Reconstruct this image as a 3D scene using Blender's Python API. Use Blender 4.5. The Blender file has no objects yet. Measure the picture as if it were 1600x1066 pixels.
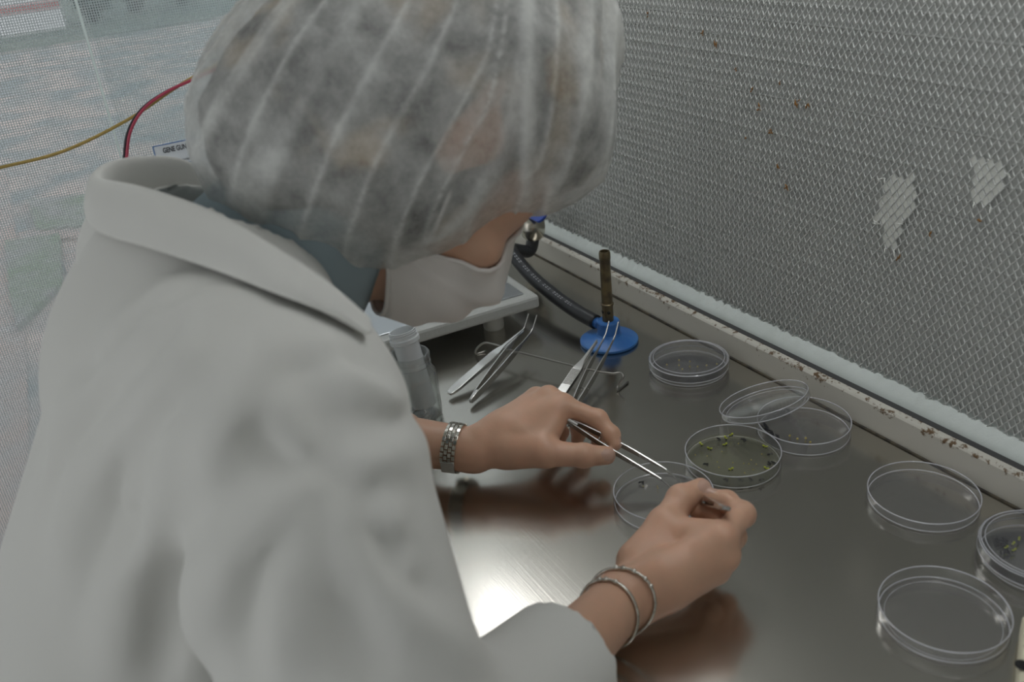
import bpy, bmesh, math, random
import numpy as np
from mathutils import Vector, Matrix

# ------------------------------------------------------------------ camera
FPX = 1446.0
_p, _r, _a, CH = math.radians(26.4), math.radians(-6.12), math.radians(27.0), 0.517
_F = np.array([0, math.cos(_p), -math.sin(_p)]); _R = np.array([1., 0, 0]); _U = np.cross(_R, _F)
_R, _U = math.cos(_r)*_R + math.sin(_r)*_U, -math.sin(_r)*_R + math.cos(_r)*_U
_M = np.array([[math.sin(_a), -math.cos(_a), 0], [math.cos(_a), math.sin(_a), 0], [0, 0, 1.]])
CR, CU, CF = _M@_R, _M@_U, _M@_F          # right, up, forward; world: +Y into the filter wall, +X along it, z=0 the bench
CC = np.array([0, 0, CH])

def ray(x, y): return CF + (x-800)/FPX*CR - (y-533)/FPX*CU
def P(x, y, z=None, d=None, X=None, Y=None):
    v = ray(x, y)
    t = d if d is not None else (z-CH)/v[2] if z is not None else X/v[0] if X is not None else Y/v[1]
    return CC + t*v
def mm(px, d): return px*d/FPX

scene = bpy.context.scene
C = scene.collection
cam = bpy.data.cameras.new('camera'); camo = bpy.data.objects.new('camera', cam); C.objects.link(camo)
cam.sensor_width = 36; cam.lens = 36*FPX/1600; cam.clip_start = .02; cam.clip_end = 200
camo.matrix_world = Matrix([[CR[i], CU[i], -CF[i], CC[i]] for i in range(3)] + [[0, 0, 0, 1]])
cam.dof.use_dof = True; cam.dof.focus_distance = 0.98; cam.dof.aperture_fstop = 6.5
scene.camera = camo

# ------------------------------------------------------------------ light
world = bpy.data.worlds.new('world'); scene.world = world; world.use_nodes = True
wn = world.node_tree; bg = wn.nodes['Background']
bg.inputs['Color'].default_value = (.95, .975, 1.0, 1); bg.inputs['Strength'].default_value = 1.0
scene.view_settings.view_transform = 'Standard'; scene.view_settings.look = 'None'
scene.view_settings.gamma = 1; scene.view_settings.use_curve_mapping = False
scene.view_settings.exposure = 0.36

random.seed(5); rng = np.random.default_rng(5)

# ------------------------------------------------------------------ materials
def mat(name, col=(.8, .8, .8), rough=.5, metal=0., noise=None, bump=None, spec=.5, **kw):
    """noise=(scale, colour2, lo, hi) mottles the colour; bump=(scale, strength, distance)"""
    m = bpy.data.materials.new(name); m.use_nodes = True; nt = m.node_tree; b = nt.nodes['Principled BSDF']
    b.inputs['Base Color'].default_value = (*col, 1); b.inputs['Roughness'].default_value = rough
    b.inputs['Metallic'].default_value = metal; b.inputs['Specular IOR Level'].default_value = spec
    for k, v in kw.items(): b.inputs[k.replace('_', ' ')].default_value = v
    tc = nt.nodes.new('ShaderNodeTexCoord')
    if noise:
        n = nt.nodes.new('ShaderNodeTexNoise'); n.inputs['Scale'].default_value = noise[0]; n.inputs['Detail'].default_value = 5
        r = nt.nodes.new('ShaderNodeMapRange'); r.inputs[1].default_value = noise[2]; r.inputs[2].default_value = noise[3]
        x = nt.nodes.new('ShaderNodeMix'); x.data_type = 'RGBA'
        x.inputs[6].default_value = (*col, 1); x.inputs[7].default_value = (*noise[1], 1)
        nt.links.new(tc.outputs['Object'], n.inputs['Vector']); nt.links.new(n.outputs[0], r.inputs[0])
        nt.links.new(r.outputs[0], x.inputs[0]); nt.links.new(x.outputs[2], b.inputs['Base Color'])
    if bump:
        n = nt.nodes.new('ShaderNodeTexNoise'); n.inputs['Scale'].default_value = bump[0]; n.inputs['Detail'].default_value = 4
        u = nt.nodes.new('ShaderNodeBump'); u.inputs['Strength'].default_value = bump[1]; u.inputs['Distance'].default_value = bump[2]
        nt.links.new(tc.outputs['Object'], n.inputs['Vector']); nt.links.new(n.outputs[0], u.inputs['Height'])
        nt.links.new(u.outputs[0], b.inputs['Normal'])
    return m

def clear_mat(name, tint=(.97, .97, .98), haze=.03, rough=.03, hazecol=(.85, .86, .92), boost=1.0):
    """thin clear plastic or glass: fresnel gloss over straight-through transparency, with a little milky scatter"""
    m = bpy.data.materials.new(name); m.use_nodes = True; nt = m.node_tree; nt.nodes.remove(nt.nodes['Principled BSDF'])
    out = nt.nodes['Material Output']
    t = nt.nodes.new('ShaderNodeBsdfTransparent'); t.inputs[0].default_value = (*tint, 1)
    d = nt.nodes.new('ShaderNodeBsdfDiffuse'); d.inputs[0].default_value = (*hazecol, 1)
    g = nt.nodes.new('ShaderNodeBsdfGlossy'); g.inputs['Roughness'].default_value = rough
    lw = nt.nodes.new('ShaderNodeLayerWeight'); lw.inputs[0].default_value = .5
    pw = nt.nodes.new('ShaderNodeMath'); pw.operation = 'POWER'; pw.inputs[1].default_value = 4.0
    mu = nt.nodes.new('ShaderNodeMath'); mu.operation = 'MULTIPLY_ADD'; mu.inputs[1].default_value = .75*boost; mu.inputs[2].default_value = .035*boost; mu.use_clamp = True
    nt.links.new(lw.outputs['Facing'], pw.inputs[0])
    m1 = nt.nodes.new('ShaderNodeMixShader'); m1.inputs[0].default_value = haze
    m2 = nt.nodes.new('ShaderNodeMixShader')
    nt.links.new(pw.outputs[0], mu.inputs[0]); nt.links.new(mu.outputs[0], m2.inputs[0])
    nt.links.new(t.outputs[0], m1.inputs[1]); nt.links.new(d.outputs[0], m1.inputs[2])
    nt.links.new(m1.outputs[0], m2.inputs[1]); nt.links.new(g.outputs[0], m2.inputs[2]); nt.links.new(m2.outputs[0], out.inputs[0])
    return m

def steel_table_mat():
    m = mat('bench_steel', (.57, .545, .50), .2, 1.0); nt = m.node_tree; b = nt.nodes['Principled BSDF']
    tc = nt.nodes.new('ShaderNodeTexCoord')
    mp = nt.nodes.new('ShaderNodeMapping'); mp.inputs['Scale'].default_value = (6, 700, 1); mp.inputs['Rotation'].default_value = (0, 0, .05)
    n = nt.nodes.new('ShaderNodeTexNoise'); n.inputs['Scale'].default_value = 1; n.inputs['Detail'].default_value = 3
    n2 = nt.nodes.new('ShaderNodeTexNoise'); n2.inputs['Scale'].default_value = 9; n2.inputs['Detail'].default_value = 6
    r = nt.nodes.new('ShaderNodeMapRange'); r.inputs[3].default_value = .14; r.inputs[4].default_value = .25
    bu = nt.nodes.new('ShaderNodeBump'); bu.inputs['Strength'].default_value = .12; bu.inputs['Distance'].default_value = .0004
    nt.links.new(tc.outputs['Object'], mp.inputs[0]); nt.links.new(mp.outputs[0], n.inputs['Vector'])
    nt.links.new(tc.outputs['Object'], n2.inputs['Vector']); nt.links.new(n2.outputs[0], r.inputs[0])
    nt.links.new(r.outputs[0], b.inputs['Roughness']); nt.links.new(n.outputs[0], bu.inputs['Height']); nt.links.new(bu.outputs[0], b.inputs['Normal'])
    return m

def rusty_mat(name, col, rust=(.16, .085, .03), lo=.62, hi=.70, scale=60, band=None):
    """painted metal with rust specks; band=(z0,z1): the specks gather between these heights, where the paint chipped"""
    m = mat(name, col, .45); nt = m.node_tree; b = nt.nodes['Principled BSDF']; tc = nt.nodes.new('ShaderNodeTexCoord')
    n = nt.nodes.new('ShaderNodeTexNoise'); n.inputs['Scale'].default_value = scale; n.inputs['Detail'].default_value = 8; n.inputs['Roughness'].default_value = .7
    r = nt.nodes.new('ShaderNodeMapRange'); r.inputs[1].default_value = lo; r.inputs[2].default_value = hi
    x = nt.nodes.new('ShaderNodeMix'); x.data_type = 'RGBA'; x.inputs[6].default_value = (*col, 1); x.inputs[7].default_value = (*rust, 1)
    nt.links.new(tc.outputs['Object'], n.inputs['Vector'])
    src = n.outputs[0]
    if band:
        s = nt.nodes.new('ShaderNodeSeparateXYZ'); nt.links.new(tc.outputs['Object'], s.inputs[0])
        q = nt.nodes.new('ShaderNodeMapRange'); q.inputs[1].default_value = band[0]; q.inputs[2].default_value = band[1]
        q.inputs[3].default_value = 0; q.inputs[4].default_value = band[2]
        w = nt.nodes.new('ShaderNodeTexNoise'); w.inputs['Scale'].default_value = 7
        w2 = nt.nodes.new('ShaderNodeMath'); w2.operation = 'MULTIPLY'
        ad = nt.nodes.new('ShaderNodeMath'); ad.operation = 'ADD'
        nt.links.new(tc.outputs['Object'], w.inputs['Vector']); nt.links.new(s.outputs[2], q.inputs[0])
        nt.links.new(q.outputs[0], w2.inputs[0]); nt.links.new(w.outputs[0], w2.inputs[1])
        nt.links.new(src, ad.inputs[0]); nt.links.new(w2.outputs[0], ad.inputs[1]); src = ad.outputs[0]
    nt.links.new(src, r.inputs[0]); nt.links.new(r.outputs[0], x.inputs[0]); nt.links.new(x.outputs[2], b.inputs['Base Color'])
    return m

def cap_mat():
    m = bpy.data.materials.new('nonwoven_cap'); m.use_nodes = True; nt = m.node_tree; nt.nodes.remove(nt.nodes['Principled BSDF'])
    out = nt.nodes['Material Output']; L = nt.links.new
    tc = nt.nodes.new('ShaderNodeTexCoord')
    n = nt.nodes.new('ShaderNodeTexNoise'); n.inputs['Scale'].default_value = 34; n.inputs['Detail'].default_value = 7; n.inputs['Roughness'].default_value = .66
    at = nt.nodes.new('ShaderNodeAttribute'); at.attribute_name = 'pleat'
    f = nt.nodes.new('ShaderNodeTexNoise'); f.inputs['Scale'].default_value = 420; f.inputs['Detail'].default_value = 2
    r = nt.nodes.new('ShaderNodeMapRange'); r.inputs[1].default_value = .33; r.inputs[2].default_value = .68; r.inputs[3].default_value = .24; r.inputs[4].default_value = .72
    a1 = nt.nodes.new('ShaderNodeMath'); a1.operation = 'MULTIPLY_ADD'; a1.inputs[1].default_value = .38
    a2 = nt.nodes.new('ShaderNodeMath'); a2.operation = 'MULTIPLY_ADD'; a2.inputs[1].default_value = .14; a2.use_clamp = True
    d = nt.nodes.new('ShaderNodeBsdfDiffuse'); d.inputs[0].default_value = (.80, .81, .78, 1)
    tl = nt.nodes.new('ShaderNodeBsdfTranslucent'); tl.inputs[0].default_value = (.80, .81, .78, 1)
    dm = nt.nodes.new('ShaderNodeMixShader'); dm.inputs[0].default_value = .3
    t = nt.nodes.new('ShaderNodeBsdfTransparent')
    mx = nt.nodes.new('ShaderNodeMixShader')
    L(tc.outputs['Object'], n.inputs['Vector']); L(tc.outputs['Object'], f.inputs['Vector'])
    L(n.outputs[0], r.inputs[0]); L(at.outputs['Fac'], a1.inputs[0]); L(r.outputs[0], a1.inputs[2])
    L(f.outputs[0], a2.inputs[0]); L(a1.outputs[0], a2.inputs[2])
    L(d.outputs[0], dm.inputs[1]); L(tl.outputs[0], dm.inputs[2])
    L(t.outputs[0], mx.inputs[1]); L(dm.outputs[0], mx.inputs[2]); L(a2.outputs[0], mx.inputs[0]); L(mx.outputs[0], out.inputs[0])
    return m

def skin_mat():
    return mat('skin', (.60, .365, .25), .42, noise=(55, (.66, .38, .26), .35, .75), bump=(600, .12, .0006), spec=.4,
               Subsurface_Weight=.12, Subsurface_Radius=(.010, .004, .002), Subsurface_Scale=.6)

M = dict(
    steel=steel_table_mat(), metal=mat('polished_steel', (.62, .61, .59), .22, 1.0),
    darkmetal=mat('dull_wire', (.30, .29, .27), .38, 1.0), silver=mat('silver', (.72, .70, .64), .2, 1.0, noise=(300, (.45, .42, .36), .4, .7)),
    plastic=clear_mat('clear_polystyrene', (.99, .99, .99), haze=.022, boost=1.25), rim=clear_mat('polystyrene_rim_glint', haze=.38, boost=2.0, hazecol=(.9, .9, .95)),  # rim haze whitens the edges, painting in glints of the window
    agar=clear_mat('agar_gel', (.97, .97, .92), .05, .05, (.75, .75, .55)),
    glass=clear_mat('jar_glass', (.95, .965, .955), .05, .02, boost=1.6), pane=clear_mat('pane_glass', (.95, .97, .97), .05, .02),
    paneedge=mat('pane_edge', (.80, .90, .88), .3), vial=clear_mat('milky_polypropylene', (.90, .92, .93), .55, .12, (.90, .92, .93)),
    scrim=mat('filter_scrim', (.52, .53, .505), .9, noise=(14, (.47, .48, .46), .3, .7)), media=mat('filter_media', (.74, .75, .70), .9, bump=(240, .4, .001)),
    grille=rusty_mat('grille_paint', (.60, .61, .585), (.30, .17, .06), .70, .74, 34),
    gasket=mat('gasket', (.53, .57, .545), .5, noise=(40, (.50, .54, .51), .45, .7), bump=(500, .3, .0008)),
    trim=rusty_mat('cream_paint', (.55, .53, .47), (.12, .07, .03), .67, .73, 95, (.019, .030, .27)),
    groove=mat('dark_groove', (.05, .05, .05), .6), sealant=mat('ledge_foot_brown', (.085, .07, .045), .8, noise=(80, (.03, .025, .02), .4, .6)),
    cream=rusty_mat('rusted_cream', (.68, .64, .48), (.10, .06, .02), .58, .66, 70),
    blue=mat('blue_enamel', (.03, .14, .42), .38, noise=(70, (.05, .18, .45), .4, .7)), brass=mat('aged_brass', (.23, .18, .10), .42, .8, noise=(90, (.12, .10, .07), .4, .65)),
    rubber=mat('black_rubber', (.022, .023, .026), .42), print=mat('white_print', (.45, .46, .48), .6),
    dark=mat('dark_hole', (.01, .01, .01), .8), bluelever=mat('blue_vinyl', (.02, .055, .30), .35), chrome=mat('nickel', (.50, .47, .40), .25, 1.0),
    white=mat('white_paint', (.75, .76, .74), .5), platform=mat('platform_shell', (.42, .43, .405), .42, noise=(300, (.44, .45, .43), .4, .6)),
    pan=mat('brushed_pan', (.50, .52, .54), .3, .9), foot=mat('foot_plastic', (.52, .52, .48), .5),
    coat=mat('cotton_coat', (.70, .695, .66), .85, bump=(900, .15, .0006), spec=.2), thread=mat('coat_seam', (.55, .55, .52), .9),
    shirt=mat('blue_grey_shirt', (.33, .41, .45), .85, bump=(700, .2, .0006)), mask=mat('mask_fabric', (.80, .755, .72), .85, bump=(800, .2, .0005)),
    skin=skin_mat(), nail=mat('nail', (.56, .36, .28), .25, spec=.5), hair=mat('brown_hair', (.040, .032, .026), .55, noise=(19, (.40, .25, .09), .51, .60), bump=(160, .8, .004)),
    cap=cap_mat(), eye=mat('eye', (.6, .58, .55), .2), lamp=None, green=mat('seedling_green', (.42, .46, .04), .5), seed=mat('seed', (.45, .36, .10), .5),
    black=mat('charcoal_bit', (.015, .015, .02), .7), yellowcable=mat('yellow_cable', (.40, .28, .08), .45), redcable=mat('red_cable', (.42, .05, .09), .4),
    blackcable=mat('black_cable', (.02, .015, .02), .4), paper=mat('paper', (.72, .76, .80), .7), blueink=mat('blue_ink', (.04, .14, .42), .6), ink=mat('black_ink', (.02, .02, .03), .6),
    net=mat('screen_thread', (.62, .67, .68), .8), frame=mat('window_frame', (.6, .62, .6), .5),
    grass=mat('grass', (.15, .21, .13), .9, noise=(4, (.27, .27, .27), .38, .62)), shrub=mat('shrub_leaf', (.035, .075, .065), .8),
    paving=mat('paving', (.40, .31, .28), .9, noise=(4, (.33, .31, .31), .35, .65)), paving2=mat('paving_grey', (.20, .235, .25), .9, noise=(2.2, (.46, .38, .35), .40, .60)), lawn=mat('lawn', (.075, .115, .105), .9, noise=(1.5, (.12, .16, .13), .4, .6)), mortar=mat('paving_joint', (.22, .23, .22), .9),
    ubox=mat('box_white', (.8, .8, .82), .3), ventdark=mat('vent_dark', (.03, .05, .05), .1), boxband=mat('box_band', (.45, .14, .14), .4), tyre=mat('tyre', (.02, .02, .02), .8),
)
lm = bpy.data.materials.new('fluorescent_diffuser'); lm.use_nodes = True
lb = lm.node_tree.nodes['Principled BSDF']; lb.inputs['Emission Color'].default_value = (.97, .985, 1.0, 1); lb.inputs['Emission Strength'].default_value = 7.2
M['lamp'] = lm

# ------------------------------------------------------------------ mesh helpers
def link(o, parent=None):
    C.objects.link(o)
    if parent is not None: o.parent = parent
    return o
def from_data(name, v, f, m, parent=None, smooth=True):
    me = bpy.data.meshes.new(name); me.from_pydata([tuple(map(float, q)) for q in v], [], [tuple(map(int, q)) for q in f]); me.update()
    if m is not None: me.materials.append(M[m] if isinstance(m, str) else m)
    if smooth: me.shade_smooth()
    return link(bpy.data.objects.new(name, me), parent)
def tag(o, label=None, cat=None, group=None, kind=None):
    if label: o['label'] = label
    if cat: o['category'] = cat
    if group: o['group'] = group
    if kind: o['kind'] = kind
    return o
def empty(name, loc=(0, 0, 0), label=None, cat=None, group=None):
    o = bpy.data.objects.new(name, None); o.location = tuple(map(float, loc)); o.empty_display_size = .02
    C.objects.link(o); return tag(o, label, cat, group)
def rel(o, parent):
    """parent a world-space mesh under an Empty without moving it"""
    o.parent = parent; o.matrix_parent_inverse = Matrix.Translation(parent.location).inverted(); return o

class MB:
    def __init__(s): s.v = []; s.f = []
    def add(s, v, f):
        n = len(s.v); s.v += [tuple(map(float, q)) for q in v]; s.f += [tuple(i+n for i in q) for q in f]; return s
    def box(s, c, size, rot=None):
        c = np.array(c, float); h = np.array(size, float)/2; R = np.eye(3) if rot is None else np.array(rot)
        v = [c + R@(h*np.array(k)) for k in [(-1,-1,-1),(1,-1,-1),(1,1,-1),(-1,1,-1),(-1,-1,1),(1,-1,1),(1,1,1),(-1,1,1)]]
        return s.add(v, [(3,2,1,0),(4,5,6,7),(0,1,5,4),(1,2,6,5),(2,3,7,6),(3,0,4,7)])
    def lathe(s, prof, n=48, c=(0, 0, 0), rot=None):
        c = np.array(c, float); R = np.eye(3) if rot is None else np.array(rot); v = []; f = []; m = len(prof)
        for i in range(n):
            a = 2*math.pi*i/n
            for r, z in prof: v.append(c + R@np.array([r*math.cos(a), r*math.sin(a), z]))
        for i in range(n):
            j = (i+1) % n
            for k in range(m-1):
                f.append((i*m+k, j*m+k, j*m+k+1, i*m+k+1))
        return s.add(v, f)
    def tube(s, pts, rad, n=10, cap=True, flat=None):
        """flat=(normal, w, t): rectangular-ish section instead of round"""
        pts = [np.array(q, float) for q in pts]; m = len(pts)
        rad = [rad]*m if np.isscalar(rad) else list(rad)
        v = []; f = []; up = np.array([0, 0, 1.]) if flat is None else np.array(flat, float)
        for i in range(m):
            t = pts[min(i+1, m-1)] - pts[max(i-1, 0)]; t /= np.linalg.norm(t) + 1e-12
            if i == 0:
                a = up - t*(up@t)
                if np.linalg.norm(a) < 1e-3: a = np.array([1., 0, 0]) - t*t[0]
            else: a = a - t*(a@t)
            a /= np.linalg.norm(a); b = np.cross(t, a)
            for k in range(n):
                w = 2*math.pi*k/n; v.append(pts[i] + rad[i]*(math.cos(w)*a + math.sin(w)*b))
        for i in range(m-1):
            for k in range(n):
                l = (k+1) % n; f.append((i*n+k, i*n+l, (i+1)*n+l, (i+1)*n+k))
        if cap: f.append(tuple(range(n))[::-1]); f.append(tuple((m-1)*n+k for k in range(n)))
        return s.add(v, f)
    def ribbon(s, pts, ws, ts, wdir, n=None):
        """bar of rectangular section: width ws along wdir, thickness ts across"""
        pts = [np.array(q, float) for q in pts]; m = len(pts); v = []; f = []; wd0 = np.array(wdir, float)
        for i in range(m):
            t = pts[min(i+1, m-1)] - pts[max(i-1, 0)]; t /= np.linalg.norm(t)
            w = wd0 - t*(wd0@t); w /= np.linalg.norm(w); u = np.cross(t, w); a, b = ws[i]/2, ts[i]/2
            v += [pts[i]+w*a+u*b, pts[i]-w*a+u*b, pts[i]-w*a-u*b, pts[i]+w*a-u*b]
        for i in range(m-1):
            for k in range(4):
                l = (k+1) % 4; f.append((i*4+k, i*4+l, (i+1)*4+l, (i+1)*4+k))
        f.append((3, 2, 1, 0)); e = (m-1)*4; f.append((e, e+1, e+2, e+3))
        return s.add(v, f)
    def build(s, name, m, parent=None, smooth=True, bevel=0., world=False):
        o = from_data(name, s.v, s.f, m, None, smooth)
        if bevel:
            b = o.modifiers.new('bevel', 'BEVEL'); b.width = bevel; b.segments = 2; b.limit_method = 'ANGLE'; b.angle_limit = .6
        if parent is not None:
            if world: rel(o, parent)
            else: o.parent = parent
        return o
def auto(o, ang=.6):
    me = o.data; me.shade_smooth()
    try: me.set_sharp_from_angle(angle=ang)
    except Exception: pass
    return o
def spline(pts, n=8):
    p = [np.array(q, float) for q in pts]; p = [2*p[0]-p[1]] + p + [2*p[-1]-p[-2]]; out = []
    for i in range(1, len(p)-2):
        for k in range(n):
            t = k/n; out.append(.5*((2*p[i]) + (-p[i-1]+p[i+1])*t + (2*p[i-1]-5*p[i]+4*p[i+1]-p[i+2])*t*t + (-p[i-1]+3*p[i]-3*p[i+1]+p[i+2])*t**3))
    return out + [p[-2]]
def basis(x, zhint=(0, 0, 1)):
    x = np.array(x, float); x /= np.linalg.norm(x); z = np.array(zhint, float); z = z - x*(z@x); z /= np.linalg.norm(z)
    return np.stack([x, np.cross(z, x), z], 1)
def mat4(Rm, loc):
    return Matrix([[*map(float, Rm[i]), float(loc[i])] for i in range(3)] + [[0, 0, 0, 1]])

# ------------------------------------------------------------------ implicit surfaces (bodies and cloth)
def smin(a, b, k):
    if k <= 0: return np.minimum(a, b)
    h = np.clip(.5 + .5*(b-a)/k, 0, 1); return b + (a-b)*h - k*h*(1-h)
def prim_d(q, p):
    if q[0] == 'cone':
        _, a, b, ra, rb = q[:5]; ab = b-a; t = np.clip(((p-a)@ab)/(ab@ab + 1e-12), 0, 1)
        return np.linalg.norm(p - a - t[:, None]*ab, axis=1) - (ra + (rb-ra)*t)
    if q[0] == 'ell':
        _, c, Rm, rr = q[:4]; l = (p-c)@Rm; k0 = np.linalg.norm(l/rr, axis=1); k1 = np.linalg.norm(l/(rr*rr), axis=1) + 1e-9
        return k0*(k0-1)/k1
    if q[0] == 'econe':            # cone with flattened section: squeeze space along axis n by factor s
        _, a, b, ra, rb, n, sc = q[:7]; ab = b-a; t = np.clip(((p-a)@ab)/(ab@ab + 1e-12), 0, 1)
        l = p - a - t[:, None]*ab; c = l@n; l = l + ((1/sc - 1)*c)[:, None]*n
        return (np.linalg.norm(l, axis=1) - (ra + (rb-ra)*t))*min(1., sc)
cone = lambda a, b, ra, rb: ('cone', np.array(a, float), np.array(b, float), ra, rb)
econe = lambda a, b, ra, rb, n, sc: ('econe', np.array(a, float), np.array(b, float), ra, rb, np.array(n, float)/np.linalg.norm(n), sc)
ell = lambda c, rr, Rm=np.eye(3): ('ell', np.array(c, float), np.array(Rm, float), np.array(rr, float))
def group(prims, k):
    def f(p):
        d = None
        for q in prims:
            e = q(p) if callable(q) else prim_d(q, p); d = e if d is None else smin(d, e, k)
        return d
    return f
_perm = np.random.default_rng(3).random((64, 64, 64)).astype(np.float32)
def vnoise(p):
    i = np.floor(p).astype(int); t = p - i; t = t*t*(3-2*t); o = 0
    for dx in (0, 1):
        for dy in (0, 1):
            for dz in (0, 1):
                w = (t[:, 0] if dx else 1-t[:, 0])*(t[:, 1] if dy else 1-t[:, 1])*(t[:, 2] if dz else 1-t[:, 2])
                o = o + w*_perm[(i[:, 0]+dx) % 64, (i[:, 1]+dy) % 64, (i[:, 2]+dz) % 64]
    return o
def surface(fn, lo, hi, vox, B=12):
    """surface nets of fn(points)->signed distance, evaluated only in blocks near the surface"""
    lo = np.array(lo, float); n = np.ceil((np.array(hi)-lo)/vox/B).astype(int)
    G = n*B + 1; D = np.ones(G, np.float32)
    bi = np.stack(np.meshgrid(*[np.arange(k) for k in n], indexing='ij'), -1).reshape(-1, 3)
    dc = fn(lo + (bi+.5)*B*vox); rad = B*vox*.9 + .012
    off = np.stack(np.meshgrid(*[np.arange(B+1)]*3, indexing='ij'), -1).reshape(-1, 3)
    for b, d in zip(bi[dc < -rad], dc[dc < -rad]):
        D[b[0]*B:b[0]*B+B+1, b[1]*B:b[1]*B+B+1, b[2]*B:b[2]*B+B+1] = -1
    act = bi[np.abs(dc) <= rad]; CH_ = 60
    for s in range(0, len(act), CH_):
        a = act[s:s+CH_]; pts = (lo + vox*(a[:, None, :]*B + off[None])).reshape(-1, 3)
        d = fn(pts).reshape(len(a), B+1, B+1, B+1)
        for b, q in zip(a, d): D[b[0]*B:b[0]*B+B+1, b[1]*B:b[1]*B+B+1, b[2]*B:b[2]*B+B+1] = q
    S = D < 0
    cnt = sum(S[x:G[0]-1+x, y:G[1]-1+y, z:G[2]-1+z].astype(np.int8) for x in (0, 1) for y in (0, 1) for z in (0, 1))
    cells = np.argwhere((cnt > 0) & (cnt < 8)); idx = -np.ones(G-1, np.int64); idx[tuple(cells.T)] = np.arange(len(cells))
    acc = np.zeros((len(cells), 3)); num = np.zeros(len(cells)); cs = np.array([(x, y, z) for x in (0, 1) for y in (0, 1) for z in (0, 1)])
    for i in range(8):
        for j in range(i+1, 8):
            if np.abs(cs[i]-cs[j]).sum() != 1: continue
            a = D[tuple((cells+cs[i]).T)]; b = D[tuple((cells+cs[j]).T)]; m = (a < 0) != (b < 0)
            t = np.where(m, a/np.where(m, a-b, 1), 0)
            acc += np.where(m[:, None], cs[i] + t[:, None]*(cs[j]-cs[i]), 0); num += m
    V = lo + vox*(cells + acc/num[:, None]); Fq = []
    for ax in range(3):
        e = np.zeros(3, int); e[ax] = 1; u = np.zeros(3, int); u[(ax+1) % 3] = 1; w = np.zeros(3, int); w[(ax+2) % 3] = 1
        A = S[tuple(slice(0, G[k]-e[k]) for k in range(3))]; Bs = S[tuple(slice(e[k], G[k]) for k in range(3))]
        ed = np.argwhere(A != Bs); ed = ed[(ed[:, (ax+1) % 3] > 0) & (ed[:, (ax+2) % 3] > 0) & (ed[:, (ax+1) % 3] < G[(ax+1) % 3]-1) & (ed[:, (ax+2) % 3] < G[(ax+2) % 3]-1)]
        q = np.stack([idx[tuple((ed-u-w).T)], idx[tuple((ed-w).T)], idx[tuple(ed.T)], idx[tuple((ed-u).T)]], 1)
        fl = ~A[tuple(ed.T)]; q[fl] = q[fl][:, ::-1]; Fq.append(q[(q >= 0).all(1)])
    return V, np.concatenate(Fq)

# ================================================================== THE SETTING
YW = .649                                   # front face of the cream ledge at the foot of the filter wall
YG = YW + .028                              # plane of the grille
bench = empty('workbench', (-.6, .39, 0), 'brushed stainless steel workbench under the dishes and hands', 'workbench')
o = MB().box((-.50, .39, -.015), (1.86, .535, .03)).build('worktop', 'steel', bench, False, .003, True)
for x in (-1.38, .35):
    for y in (.17, .62):
        MB().tube([(x, y, -.95), (x, y, -.03)], .018, 12).build('leg', 'metal', bench, True, 0, True)
o = MB().box((-.50, .133, -.035), (1.8, .012, .01)).build('front_lip', 'steel', bench, False, .002, True)

fl = MB().box((.35, -.8, -.985), (3.72, 3.3, .05)).build('floor', mat('room_floor', (.36, .36, .34), .5, noise=(8, (.30, .30, .29), .4, .6)), None, False); tag(fl, kind='structure')

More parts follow.
